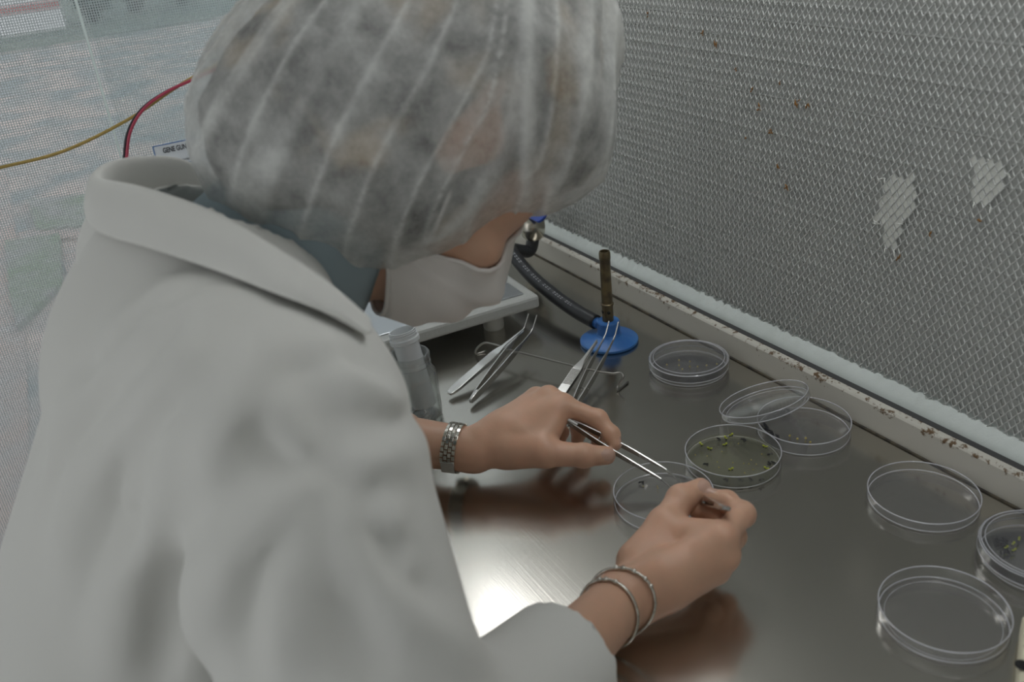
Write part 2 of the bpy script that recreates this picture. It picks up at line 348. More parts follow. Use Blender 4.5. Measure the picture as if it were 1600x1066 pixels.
# filter wall: pleated media, scrim with horizontal pleat ribs, diamond grille
wall = empty('wall_back', (-.7, YG, 0)); tag(wall, kind='structure')
X0, X1, ZT = -1.44, .35, .84
MB().box(((X0+X1)/2, YG+.045, .42), (X1-X0, .05, .86)).build('filter_body', 'scrim', wall, False, 0, True)
v = []; f = []; zs = []
z = .040
while z < ZT:
    zs += [(z, .0), (z+.0012, .0035), (z+.0024, .0)]; z += .0182
zs.append((ZT, 0)); 
for zz, dy in zs: v += [(X0, YG+.0042-dy*.45, zz), (X1, YG+.0042-dy*.45, zz)]
for i in range(len(zs)-1): f.append((2*i, 2*i+1, 2*i+3, 2*i+2))
rel(from_data('filter_scrim', v, f, 'scrim', None, False), wall)
PW, PH = .0076, .0104
def grille(xa, xb, za, zb):
    nx = int((xb-xa)/PW); nz = int((zb-za)/PH); segs = []
    I, K = np.meshgrid(np.arange(nx), np.arange(nz), indexing='ij'); I = I.ravel(); K = K.ravel()
    cx = xa + I*PW; cz = za + K*PH
    A = np.stack([cx, cz], 1); segs = []
    for dx, dz in ((.5, .5), (-.5, .5), (.5, -.5), (-.5, -.5)): segs.append((A, A + np.array([dx*PW, dz*PH])))
    a = np.concatenate([s[0] for s in segs]); b = np.concatenate([s[1] for s in segs])
    j = rng.normal(0, .00022, a.shape)
    t = b - a; L = np.linalg.norm(t, axis=1, keepdims=True); nrm = np.stack([-t[:, 1], t[:, 0]], 1)/L*.0005
    yA = YG + np.where(t[:, 1] > 0, 0, .0008); yB = YG + np.where(t[:, 1] > 0, .0016, -.0006)
    def pt(q, s, y): return np.stack([q[:, 0]+s*nrm[:, 0], y, q[:, 1]+s*nrm[:, 1]], 1)
    V = np.stack([pt(a, 1, yA), pt(a, -1, yA+.0006), pt(b, 1, yB), pt(b, -1, yB+.0006), pt(a, -1, yA-.0006), pt(b, -1, yB-.0006)], 1).reshape(-1, 3)
    base = np.arange(len(a))[:, None]*6
    Fq = np.concatenate([base+np.array([0, 2, 3, 1]), base+np.array([0, 4, 5, 2]), base+np.array([1, 3, 5, 4])])
    me = bpy.data.meshes.new('diamond_grille'); me.vertices.add(len(V)); me.vertices.foreach_set('co', V.ravel())
    me.loops.add(Fq.size); me.loops.foreach_set('vertex_index', Fq.ravel().astype(np.int32)); me.polygons.add(len(Fq))
    me.polygons.foreach_set('loop_start', (np.arange(len(Fq))*4).astype(np.int32)); me.polygons.foreach_set('loop_total', np.full(len(Fq), 4, np.int32))
    me.update(calc_edges=True); me.materials.append(M['grille']); return link(bpy.data.objects.new('diamond_grille', me))
g = rel(grille(-1.43, .1, .047, .80), wall); tag(g, kind='stuff')
# two places where white sealant fills the cells of the grille
def patch(pts, label):
    poly = [P(x, y, Y=YG) for x, y in pts]; poly = [(q[0], q[2]) for q in poly]
    def inside(x, z):
        c = False
        for i in range(len(poly)):
            (x1, z1), (x2, z2) = poly[i], poly[i-1]
            if (z1 > z) != (z2 > z) and x < (x2-x1)*(z-z1)/(z2-z1)+x1: c = not c
        return c
    t = empty('sealant_patch', (poly[0][0], YG, poly[0][1]), label, 'filter patch')
    xa, za = -1.43, .047
    kx = 0
    for i in range(int(1.6/PW)*2):
        for k in range(int(.75/PH)*2):
            if (i+k) % 2 == 0: continue
            x = xa + i*PW/2; z = za + k*PH/2
            if not inside(x, z): continue
            s = .92 + .08*random.random(); h = .0010 + .0006*random.random()
            b = MB(); w, hh = PW/2*s, PH/2*s; y0 = YG + .003
            ring = [(x+w*dx, y0, z+hh*dz) for dx, dz in ((1, 0), (.5, .5), (0, 1), (-.5, .5), (-1, 0), (-.5, -.5), (0, -1), (.5, -.5))]
            top = [(x+w*.86*dx, YG+.0012-h*.3, z+hh*.86*dz) for dx, dz in ((1, 0), (.55, .55), (0, 1), (-.55, .55), (-1, 0), (-.55, -.55), (0, -1), (.55, -.55))]
            b.add(ring+top, [tuple(range(8, 16))] + [(n, (n+1) % 8, 8+(n+1) % 8, 8+n) for n in range(8)])
            b.build('filled_cell', 'media', t, False, 0, True)
    for q in range(7):          # torn fibres hanging at the edge
        (x1, z1) = random.choice(poly); e = (random.uniform(-.006, .006), random.uniform(-.008, .004))
        MB().tube([(x1, YG-.001, z1), (x1+e[0]*.5, YG-.004, z1+e[1]*.6), (x1+e[0], YG-.005, z1+e[1])], [.0005, .0004, .0002], 5).build('torn_fibre', 'media', t, True, 0, True)
    return t
patch([(1384, 278), (1428, 277), (1428, 325), (1412, 350), (1398, 390), (1384, 388), (1376, 350), (1366, 340), (1378, 310)], 'long white sealant patch filling grille cells, nearer the burner')
patch([(1520, 246), (1545, 248), (1578, 272), (1564, 290), (1549, 324), (1524, 316), (1517, 292)], 'short white sealant patch filling grille cells, farther right')
# rust stains on the grille
for k, (x, y, r) in enumerate([(1247, 163, .0042), (1262, 165, .0040), (1204, 205, .0032), (1188, 170, .0026), (1119, 68, .0026), (1098, 53, .002), (1230, 293, .003), (1151, 107, .0018), (1175, 138, .002), (1013, 22, .0022), (1220, 130, .0014), (1405, 402, .0026), (1456, 365, .0022), (1530, 345, .002), (1166, 215, .0016), (1216, 260, .002)]):
    q = P(x, y, Y=YG); b = MB()
    for n in range(5):
        a = q + np.array([random.gauss(0, r*.5), -.0012, random.gauss(0, r*.6)]); e = np.array([random.gauss(0, r*.35), 0, random.gauss(0, r*.5)])
        b.tube([a-e, a, a+e*.8+np.array([.0004, 0, .0003])], [.0003, .00075, .0003], 6)
    b.build('rust_fleck', mat('rust', (.27, .13, .035), .9) if k == 0 else bpy.data.materials['rust'], wall, True, 0, True)
# ledge, groove, gasket
tr = empty('trim_1', (-.7, YW, 0)); tag(tr, kind='structure')
prof = [(YW, .0012), (YW, .0285), (YW+.0015, .0305), (YW+.008, .0315), (YW+.008, .0285), (YW+.014, .0285), (YW+.014, .0012)]
v = [(x, y, z) for x in (X0, X1) for y, z in prof]; n = len(prof)
rel(auto(from_data('ledge', v, [(i, i+1, n+i+1, n+i) for i in range(n-1)], 'trim'), .4), tr)
MB().box(((X0+X1)/2, YW+.0125, .029), (X1-X0, .010, .006)).build('groove', 'groove', tr, False, 0, True)
MB().box(((X0+X1)/2, YW+.001, .0006), (X1-X0, .007, .0012)).build('ledge_foot_line', 'sealant', tr, False, 0, True)  # dark brown line where the ledge meets the bench
b = MB(); m_ = 420; v = []; f = []
for i in range(m_+1):
    x = X0 + (X1-X0)*i/m_
    w = .0012*math.sin(i*1.7) + random.gauss(0, .0007)
    v += [(x, YW+.0145, .028), (x, YW+.0145, .0335), (x, YW+.019, .0375), (x, YG-.0012, .0445+w), (x, YG+.004, .0465+w)]
for i in range(m_):
    for k in range(4): f.append((i*5+k, i*5+k+1, i*5+k+6, i*5+k+5))
rel(from_data('gasket', v, f, 'gasket'), tr)
# hood: canopy with a fluorescent fitting that runs along it, glass side panel
cn = MB().box((-.53, .40, .875), (1.80, .60, .03)).build('hood_canopy', 'white', None, False, .003); tag(cn, 'white hood canopy above the bench', 'canopy')
lt = empty('fluorescent_light', (-.85, .575, .85), 'long fluorescent light fitting under the hood canopy', 'light')
MB().box((-.72, .575, .852), (1.40, .10, .014)).build('housing', 'white', lt, False, .002, True)
MB().box((-.72, .575, .835), (1.36, .060, .020)).build('diffuser', 'lamp', lt, False, .004, True)
XS = -1.35
sp = empty('hood_side_panel', (XS, .39, 0), 'clear glass side panel of the hood with a pale edge', 'glass panel')
MB().box((XS, (.126+YW)/2+.003, .41), (.0028, YW-.126-.010, .82)).build('pane', 'pane', sp, False, 0, True)
MB().box((XS, .126, .41), (.0040, .0026, .82)).build('front_edge', 'paneedge', sp, False, 0, True)

# window behind, covered by a woven screen
XN = -1.48
win = empty('window_1', (XN, 0, -.4)); tag(win, kind='structure')
y0, y1, z0, z1 = -1.0, .72, -.62, .72; pit = .0034
b = MB()
y = y0
while y < y1: b.add([(XN, y, z0), (XN, y+.0017, z0), (XN, y+.0017, z1), (XN, y, z1)], [(0, 1, 2, 3)]); y += pit
z = z0
while z < z1: b.add([(XN+.0004, y0, z), (XN+.0004, y1, z), (XN+.0004, y1, z+.0014), (XN+.0004, y0, z+.0014)], [(0, 1, 2, 3)]); z += pit
o = b.build('screen_threads', 'net', win, False, 0, True); tag(o, kind='stuff')
for c_, s_ in (((XN, y0-.02, .05), (.05, .04, 1.42)), ((XN, y1+.02, .05), (.05, .04, 1.42)), ((XN, (y0+y1)/2, z0-.02), (.05, y1-y0, .04)), ((XN, (y0+y1)/2, z1+.02), (.05, y1-y0, .04))):
    MB().box(c_, s_).build('frame_bar', 'frame', win, False, .003, True)

def shell(name, boxes, m='white'):
    b = MB()
    for c_, s_ in boxes: b.box(c_, s_)
    tag(b.build(name, m, None, False), kind='structure')
shell('ceiling', [((.35, -.8, 1.70), (3.75, 3.3, .08))])
shell('wall_left', [((XN, (y0+y1)/2, -.82), (.06, y1-y0+.08, .32)), ((XN, (y0+y1)/2, 1.20), (.06, y1-y0+.08, .92)), ((XN, -1.72, .34), (.06, 1.36, 2.64)), ((XN, .80, .34), (.06, .08, 2.64))])
shell('wall_right', [((2.2, -.8, .34), (.06, 3.3, 2.64))])
shell('wall_front', [((.35, -2.42, -.62), (3.72, .06, .72)), ((-1.0, -2.42, .7), (.1, .06, 1.94)), ((.3, -2.42, .7), (.1, .06, 1.94)), ((1.7, -2.42, .7), (.1, .06, 1.94))])
shell('wall_rear', [((.35, .83, .34), (3.72, .06, 2.64))])
# outside: paved yard, grass beds, shrubs, a white box with a reddish band
gd = empty('ground', (-12, 0, -.96)); tag(gd, kind='structure')
MB().box((-27, 0, -1.02), (50, 60, .1)).build('paved_yard', 'paving2', gd, False, 0, True)
def gpatch(pts, m, name, zt):
    pp = [P(x, y, z=-.97) for x, y in pts]; nn = len(pp)
    v = [(q[0], q[1], -.975) for q in pp] + [(q[0], q[1], -.97+zt) for q in pp]
    rel(from_data(name, v, [tuple(range(nn, 2*nn))] + [(i, (i+1) % nn, nn+(i+1) % nn, nn+i) for i in range(nn)], m, None, False), gd)
gpatch([(-160, 98), (0, 84), (130, 64), (330, 30), (420, 0), (420, -40), (-160, -20)], 'lawn', 'lawn', .02)
gpatch([(-120, 260), (10, 262), (40, 470), (45, 700), (20, 1000), (-200, 1000)], 'paving', 'brick_path', .004)
gpatch([(45, 318), (240, 300), (260, 352), (60, 366)], 'grass', 'grass_bed', .03)
gpatch([(10, 385), (95, 372), (100, 450), (30, 520), (18, 470)], 'grass', 'grass_bed', .03)
gpatch([(98, 400), (170, 380), (150, 430), (104, 428)], 'paving', 'paving_slab', .006)
gpatch([(30, 368), (240, 350), (240, 368), (34, 382)], 'paving', 'kerb', .02)
def shrub(px_, py_, w, h, lab, n=420):
    base = P(px_, py_, z=-.97); t = empty('shrub', base, lab, 'shrub', 'shrubs across the yard'); b = MB()
    for i in range(n):
        a = rng.normal(size=3); a /= np.linalg.norm(a); rr = .55 + .45*rng.random()**.5
        c_ = base + np.array([a[0]*w*rr*.5, a[1]*w*rr, h*.55 + a[2]*h*.5*rr]); s_ = .10 + .09*rng.random()
        u = rng.normal(size=3); u /= np.linalg.norm(u); w2 = np.cross(u, a); w2 /= np.linalg.norm(w2)
        b.add([c_-u*s_, c_+w2*s_*.5, c_+u*s_, c_-w2*s_*.5], [(0, 1, 2, 3)])
    b.build('foliage', 'shrub', t, False, 0, True)
    MB().tube([base-np.array([0, 0, .02]), base+np.array([0, 0, h*.6])], [.09, .05], 8).build('stem', 'tyre', t, True, 0, True)
    return t
shrub(150, 36, .34, 1.5, 'dark green shrub just right of the white box outside')
shrub(214, 20, .30, 1.5, 'dark green shrub between the pale gap and the hair cap')
shrub(285, 10, .30, 1.5, 'dark green shrub nearest the hair cap')
shrub(-40, 40, .30, 1.6, 'dark green shrub at the left edge of the picture')
vb = P(55, 53, z=-.97); ubox = empty('utility_box', vb, 'white box with a reddish band standing outside beyond the screen', 'box')
MB().box(vb+np.array([-.3, 0, .45]), (.55, .98, .90)).build('body', 'ubox', ubox, False, .03, True)
MB().box(vb+np.array([-.3, 0, .93]), (.60, 1.04, .06)).build('lid', 'ubox', ubox, False, .01, True)
MB().box(vb+np.array([-.020, 0, .40]), (.02, .96, .12)).build('band', 'boxband', ubox, False, 0, True)
for yy in (-.24, .24): MB().box(vb+np.array([-.020, yy, .72]), (.02, .30, .18)).build('vent', 'ventdark', ubox, False, 0, True)

# ================================================================== THINGS ON THE BENCH
# bunsen burner
bb = P(952, 534, z=0); bur = empty('bunsen_burner', bb, 'small gas burner with blue round base and brass tube', 'burner')
auto(MB().lathe([(0, 0), (.0335, 0), (.0355, .0015), (.0355, .004), (.033, .006), (.020, .0085), (.0155, .0105), (.0138, .013), (.0138, .028), (.0128, .0295), (.006, .0295)], 56, bb).build('base', 'blue', bur, True, 0, True), .5)
auto(MB().lathe([(.0068, .0293), (.0068, .050), (.0078, .0502), (.0080, .052), (.0074, .0525), (.0066, .053), (.0064, .108), (.0068, .110), (.0068, .1165), (.0060, .119), (.0050, .119), (.0048, .090)], 32, bb).build('barrel', 'brass', bur, True, 0, True), .6)
MB().lathe([(0, .112), (.0049, .112)], 20, bb).build('bore', 'dark', bur, True, 0, True)
for a in (-.4, -1.7, 2.0):
    dr = np.array([math.cos(a), math.sin(a), 0]); c_ = bb + np.array([0, 0, .042])
    MB().tube([c_+dr*.0060, c_+dr*.0071], .0021, 12).build('air_hole', 'dark', bur, True, 0, True)
hd = P(905, 492, z=.022) - (bb+np.array([0, 0, .02])); hd[2] = .002; hd /= np.linalg.norm(hd)
s0 = bb + np.array([0, 0, .0195]) + hd*.011
MB().tube([s0, s0+hd*.012], .0068, 20).build('inlet_collar', 'blue', bur, True, 0, True)
# gas valve on the ledge
gv = P(832, 352, Y=.612); val = empty('gas_valve', gv, 'nickel gas valve with a blue lever beside the mask', 'valve')
auto(MB().lathe([(0, -.020), (.012, -.020), (.0165, -.014), (.0180, -.004), (.0175, .006), (.012, .014), (.006, .017), (.006, .024), (0, .024)], 28, gv).build('body', 'chrome', val, True, 0, True), .6)
MB().tube(spline([gv, gv+np.array([-.04, .006, 0]), gv+np.array([-.07, .022, -.008]), gv+np.array([-.078, .044, -.020])], 5), .008, 16).build('inlet_pipe', 'chrome', val, True, 0, True)
la, lb_ = P(806, 322, Y=.607), P(849, 341, Y=.607); ld = (lb_-la)/np.linalg.norm(lb_-la); Rl = basis(ld, (-.25, -.55, .8))
b = MB(); L_ = np.linalg.norm(lb_-la); W_ = .0092; out = []
for k in range(9): a = -math.pi/2 + math.pi*k/8; out.append((L_-W_*.6+W_*.8*math.cos(a), W_*math.sin(a)))
out = [(0, -W_*.75)] + out + [(0, W_*.75)]; n = len(out)
b.add([la+Rl@np.array([x, y, -.002]) for x, y in out] + [la+Rl@np.array([x, y, .002]) for x, y in out], [tuple(range(n))[::-1], tuple(range(n, 2*n))] + [(i, (i+1) % n, n+(i+1) % n, n+i) for i in range(n)])
lev = b.build('lever', 'bluelever', val, False, .0008, True)
def emblem(parent):
    c_ = la + Rl@np.array([L_*.60, .0002, .0024]); b = MB(); q = []
    for k in range(29): a = 2*math.pi*k/28; q.append(c_+Rl@np.array([.0098*math.cos(a), .0058*math.sin(a), 0]))
    b.tube(q, .00055, 5, False)
    for yy in (-.0026, 0, .0026):
        w = .0064 if yy == 0 else .005
        b.tube([c_+Rl@np.array([-w+1.2*w*k/6, yy+.0012*math.sin(k*2.2), 0]) for k in range(11)], .0005, 5, False)
    b.tube([la+Rl@np.array([L_*(.1+.6*k/4), -.0066, .0022]) for k in range(5)], .0005, 5, False)
    return b.build('emblem', 'white', parent, True, 0, True)
emblem(val)
hose_pts = [gv+np.array([.0, 0, -.018]), gv+np.array([.004, -.012, -.035]), P(800, 392, z=.050), P(826, 427, z=.036), P(862, 459, z=.029), P(900, 486, z=.024), s0+hd*.010]
hs = spline(hose_pts, 10)
ho = empty('gas_hose', hs[len(hs)//2], 'thick black rubber gas hose running to the blue burner', 'hose')
MB().tube(hs, .0092, 20).build('tube', 'rubber', ho, True, 0, True)
b = MB()                                     # faded print along the hose
for k in range(26):
    i = 24 + k
    if k % 9 in (4, 8) or i >= len(hs)-4: continue
    t = hs[i+1]-hs[i]; t /= np.linalg.norm(t); u = -CF*.6+np.array([0, 0, 1.]); u -= t*(u@t); u /= np.linalg.norm(u); w = np.cross(t, u)
    for e in (-.0013, .0012):
        c_ = hs[i] + u*.00922*math.cos(.25) + w*(.0022+e); b.box(c_, (.0030, .0007, .0003), np.stack([t, w, u], 1))
b.build('faded_print', 'print', ho, False, 0, True)

# balance-like platform behind the face
pc = P(843, 462, z=.040); pl_l = P(640, 522, z=.040); ex = (pl_l-pc); ex[2] = 0; ex /= np.linalg.norm(ex); ey = np.array([ex[1], -ex[0], 0])
if ey[0] > 0: ey = -ey
plat = empty('bench_platform', pc+ex*.15+ey*.1-np.array([0, 0, .04]), 'grey slab platform on round feet, just below the face mask', 'platform')
Rp = np.stack([ex, ey, np.array([0, 0, 1.])], 1)
MB().box(pc+ex*.15+ey*.105+np.array([0, 0, -.008]), (.30, .21, .017), Rp).build('slab', 'platform', plat, False, .004, True)
MB().box(pc+ex*.15+ey*.105+np.array([0, 0, .0012]), (.27, .18, .0025), Rp).build('top_plate', 'pan', plat, False, .001, True)
for a, c_ in ((.055, .030), (.245, .030), (.055, .18), (.245, .18)):
    q = pc+ex*a+ey*c_; q[2] = 0
    auto(MB().lathe([(0, 0), (.0125, 0), (.0135, .002), (.0135, .010), (.0125, .0235), (0, .0235)], 28, q).build('foot', 'foot', plat, True, 0, True), .5)
q = pc+ex*.045+ey*.075; q[2] = .0425
auto(MB().lathe([(.034, 0), (.034, .022), (.0325, .022), (.0325, .0015), (0, .0015)], 40, q).build('clear_ring', 'plastic', None), .5)
o = bpy.data.objects['clear_ring']; tag(o, 'clear plastic cup standing on the grey platform', 'cup')

# petri dishes
def dish_parts(parent, r, h, lid=False, flip=False, ring=True, z0=0., closed=False):
    w = .0012
    b = MB().lathe([(0, 0), (r-.0012, 0), (r, .0010), (r, h-.0004), (r-.0004, h), (r-w+.0002, h), (r-w, h-.0004), (r-w, w+.0004), (r-w-.0006, w), (0, w)], 96, (0, 0, 0))
    o = b.build('lid' if lid else 'base', 'plastic', parent); auto(o, .5)
    rr = MB(); q = [( (r-.0006)*math.cos(2*math.pi*k/96), (r-.0006)*math.sin(2*math.pi*k/96), h-.0002) for k in range(97)]
    rr.tube(q, .00062, 6, False)
    e = rr.build('rim', 'rim', o)
    rr = MB(); q = [((r-.0013)*math.cos(2*math.pi*k/96), (r-.0013)*math.sin(2*math.pi*k/96), .0012) for k in range(97)]
    rr.tube(q, .0006, 6, False); rr.build('floor_ring', 'rim', o)
    if ring:
        rr = MB(); q = [((r-.0055)*math.cos(2*math.pi*k/96), (r-.0055)*math.sin(2*math.pi*k/96), -.0002) for k in range(97)]
        rr.tube(q, .00045, 6, False); rr.build('stacking_ring', 'rim', o)
    if flip: o.rotation_euler = (math.pi, 0, 0); o.location = (0, 0, h+z0)
    else: o.location = (0, 0, z0)
    return o
def dish(x, y, label, cat='petri dish', r=.045, h=.014, zc=None, closed=False, gel=False, ring=False, lid=False):
    c_ = P(x, y, z=h if zc is None else zc); c_[2] = .0003
    t = empty('petri_dish', c_, label, cat, 'clear plastic petri dishes')
    dish_parts(t, r, h, lid=lid, ring=ring)
    if closed: dish_parts(t, r+.0018, .0095, lid=True, flip=True, ring=True, z0=.0062)
    if gel: auto(MB().lathe([(0, .0014), (r-.0014, .0014), (r-.0014, .0042), (0, .0042)], 72).build('agar_gel', 'agar', t), .5)
    return t, c_
# the picture gives the rim ellipse centres
d1, c1 = dish(1076, 558, 'closed petri dish with its lid on, beside the blue burner', r=.0435, closed=True, zc=.0155)
d3, c3 = dish(1256, 656, 'open petri dish against the ledge, partly under a leaning lid')
d4, c4 = dish(1145, 703, 'open petri dish with green seedlings, just above the right hand', gel=True)
d5, c5 = dish(1036, 766, 'open petri dish partly hidden behind the right hand')
d6, c6 = dish(1443, 768, 'empty shallow dish lid lying open near the ledge', r=.046, h=.0098, lid=True)
d7, c7 = dish(1475, 949, 'empty dish lid nearest the camera', r=.0455, h=.0115, lid=True, ring=True)
d8, c8 = dish(1630, 842, 'closed petri dish with seedlings cut by the right edge', r=.0435, h=.016, closed=True, zc=.0215)
d8.location.z += 0
# lid leaning on the rim of dish 3
c2 = P(1196, 629, z=.020); dv = c3-c2; dv[2] = 0; dv /= np.linalg.norm(dv)
tl = math.atan2(.0150, .0455 + (np.linalg.norm((c3-c2)[:2]) - .045)); nz = np.array([-dv[0]*math.sin(tl), -dv[1]*math.sin(tl), math.cos(tl)]); xd = np.array([dv[0]*math.cos(tl), dv[1]*math.cos(tl), math.sin(tl)])
d2 = empty('petri_dish', (0, 0, 0), 'clear petri dish lid leaning tilted on the neighbouring dish', 'petri dish', 'clear plastic petri dishes')
d2.matrix_world = mat4(np.stack([xd, np.cross(nz, xd), nz], 1), (c2[0], c2[1], .0008+.0458*math.sin(tl)))
dish_parts(d2, .0455, .0085, lid=True, ring=True)

# seedlings, seeds and charcoal bits in the dishes
_sd = {}
def seed_mesh(kind):
    if kind in _sd: return _sd[kind]
    b = MB()
    if kind == 'seed': b.lathe([(0, -.0006), (.0005, -.0003), (.0006, 0), (.0004, .0005), (0, .0007)], 8)
    if kind == 'bit':
        for k in range(4):
            a = rng.normal(size=3)*.0011; e = rng.normal(size=3)*.0012; a[2] = abs(a[2])*.4; e[2] = abs(e[2])*.4
            b.tube([a-e, a, a+e], [.0003, .0006, .0003], 5)
    if kind == 'leaf':
        for s in (-1, 1):
            n = 8; v = [(0, 0, .0016)] + [(s*(.0012+.0011*math.cos(2*math.pi*k/n)), .0009*math.sin(2*math.pi*k/n), .0019+.0003*math.cos(2*math.pi*k/n)) for k in range(n)]
            v += [(x, y, z-.0004) for x, y, z in v]
            b.add(v, [(0, k+1, (k+1) % n+1) for k in range(n)] + [(n+1, n+1+(k+1) % n+1, n+1+k+1) for k in range(n)] + [(k+1, n+2+k, n+2+(k+1) % n, (k+1) % n+1) for k in range(n)])
    if kind == 'stem': b.tube([(0, 0, .0), (.0004, .0002, .0009), (0, 0, .0018)], .00028, 5)
    if kind == 'root': b.tube([(0, 0, 0), (.0011, -.0004, .0002), (.0021, -.0003, .0002)], [.0003, .0006, .0003], 5); b.tube([(0, 0, .0001), (-.0009, .0005, .0003), (-.0018, .0002, .0002)], [.0003, .0005, .0002], 5)
    me = bpy.data.meshes.new(kind); me.from_pydata(b.v, [], b.f); me.shade_smooth()
    me.materials.append(M[dict(seed='seed', bit='black', leaf='green', stem='green', root='black')[kind]]); _sd[kind] = me; return me
def small(kind, name, x, y, z, label, grp, cat, parent=None, s=1.):
    o = bpy.data.objects.new(name, seed_mesh(kind)); C.objects.link(o); q = P(x, y, z=z); o.location = q; o.rotation_euler = (0, 0, random.random()*6.3); o.scale = (s, s, s)
    return tag(o, label, cat, grp)
def seedling(x, y, z, label, grp, s=1.):
    t = empty('seedling', P(x, y, z=z), label, 'seedling', grp); t.rotation_euler = (0, 0, random.random()*6.3); t.scale = (s, s, s)
    for k, nm in (('leaf', 'seed_leaves'), ('stem', 'stem'), ('root', 'root')):
        o = bpy.data.objects.new(nm, seed_mesh(k)); C.objects.link(o); o.parent = t
def z4(l): return [(1050+.12195*x, 650+.12195*y) for x, y in l]
for x, y in z4([(375, 380), (483, 435), (690, 300), (677, 385), (1192, 410), (755, 262), (1210, 690), (755, 700)]): seedling(x, y, .0043, 'tiny green seedling with dark root in the dish above the right hand', 'seedlings in the open dish', 1.25)
for x, y in z4([(440, 620), (590, 300), (905, 305), (935, 315), (1255, 500), (1240, 610), (1290, 600), (870, 825), (1150, 825), (700, 820), (1000, 815)]): small('bit', 'charcoal_bit', x, y, .0045, 'small black speck in the dish of green seedlings', 'black specks in the open dish', 'speck')
for x, y in z4([(450, 515), (920, 610), (985, 615), (1080, 620), (1015, 565), (780, 600), (640, 455), (580, 590), (850, 355), (1150, 490), (600, 660), (300, 500), (930, 730), (1040, 690)]): small('seed', 'seed', x, y, .0048, 'tiny yellowish seed among the green seedlings', 'seeds in the open dish', 'seed')
for x, y in [(1061, 563), (1061, 571), (1078, 565), (1078, 573), (1090, 573), (1104, 571), (1042, 570), (1120, 569), (1066, 577)]: small('seed', 'seed', x, y, .0022, 'tiny yellowish seed inside the closed dish by the burner', 'seeds in the closed dish', 'seed', s=1.9)
for x, y in [(1234, 681), (1246, 686), (1259, 685), (1266, 691)]: small('seed', 'seed', x, y, .0022, 'tiny yellowish seed in the dish against the ledge', 'seeds in the dish by the ledge', 'seed', s=1.9)
for x, y in [(1193, 664), (1196, 668), (1201, 674), (1205, 678), (1213, 682), (1225, 643), (1232, 640), (1318, 640)]: small('bit', 'charcoal_bit', x, y, .0022, 'small black speck in the dish against the ledge', 'black specks in the dish by the ledge', 'speck', s=1.2)
for x, y in [(1003, 754), (1005, 760), (1027, 760), (1028, 763)]: small('seed' if y > 757 else 'bit', 'seed' if y > 757 else 'charcoal_bit', x, y, .0022, 'tiny seed in the dish behind the right hand' if y > 757 else 'tiny black speck in the dish behind the right hand', 'bits in the dish behind the right hand', 'seed' if y > 757 else 'speck')
for x, y in [(1583, 852), (1584, 862), (1572, 858), (1592, 845)]: seedling(x, y, .0022, 'tiny green seedling in the closed dish at the right edge', 'seedlings in the dish at the right edge', 1.1)
for x, y in [(1562, 850), (1568, 846), (1560, 846), (1570, 862)]: small('bit', 'charcoal_bit', x, y, .0022, 'small black speck in the closed dish at the right edge', 'black specks in the dish at the right edge', 'speck', s=1.5)

# glass jar with a plastic vial
jb = P(655, 650, z=0); jar = empty('glass_jar', jb, 'clear glass jar holding a milky vial beside the coat', 'jar')
auto(MB().lathe([(0, .0), (.0235, 0), (.0260, .003), (.0265, .010), (.0265, .052), (.0255, .057), (.0215, .062), (.0205, .064), (.0222, .066), (.0222, .068), (.0208, .070), (.0222, .0725), (.0222, .0765), (.0212, .078), (.0190, .078), (.0185, .076), (.0185, .063), (.0235, .056), (.0247, .050), (.0247, .006), (.0225, .003), (0, .003)], 64, jb).build('body', 'glass', jar, True, 0, True), .7)
b = MB()
for k in range(40):
    for r_ in (.008, .013, .018): a = 2*math.pi*k/40; b.box(jb+np.array([r_*math.cos(a), r_*math.sin(a), .0034]), (.0012, .0008, .0008))
b.build('knurled_floor', 'rim', jar, False, 0, True)
va, vt = P(664, 634, z=.0125), P(629, 520, z=.098)
vt = va + (vt-va)/np.linalg.norm(vt-va)*.090
vd = (vt-va)/np.linalg.norm(vt-va); Rv = basis(vd, (0, 0, 1)); Rv = np.stack([Rv[:, 1], Rv[:, 2], Rv[:, 0]], 1)
vial = empty('plastic_vial', va, 'milky plastic vial leaning in the glass jar', 'vial')
auto(MB().lathe([(r_, z_*.86) for r_, z_ in [(0, 0), (.0120, 0), (.0135, .002), (.0137, .050), (.0141, .052), (.0141, .054), (.0137, .056), (.0139, .064), (.0143, .066), (.0139, .068), (.0141, .088), (.0163, .0895), (.0166, .092), (.0163, .0945), (.0145, .0955), (.0143, .1045), (.0131, .1045), (.0128, .094), (.0125, .004), (0, .003)]], 48, va, Rv).build('body', 'vial', vial, True, 0, True), .6)
for zz in (.0848, .0872):
    MB().tube([va+Rv@np.array([.0146*math.cos(a), .0146*math.sin(a), zz+.0012*a/6.28]) for a in np.linspace(0, 6.28, 40)], .0005, 6, False).build('thread', 'vial', vial, True, 0, True)
auto(MB().lathe([(0, .0045), (.0123, .0045), (.0123, .060), (0, .060)], 36, va, Rv).build('liquid', clear_mat('pale_liquid', (.84, .89, .92), .12, .05, (.6, .72, .8)), vial, True, 0, True), .5)

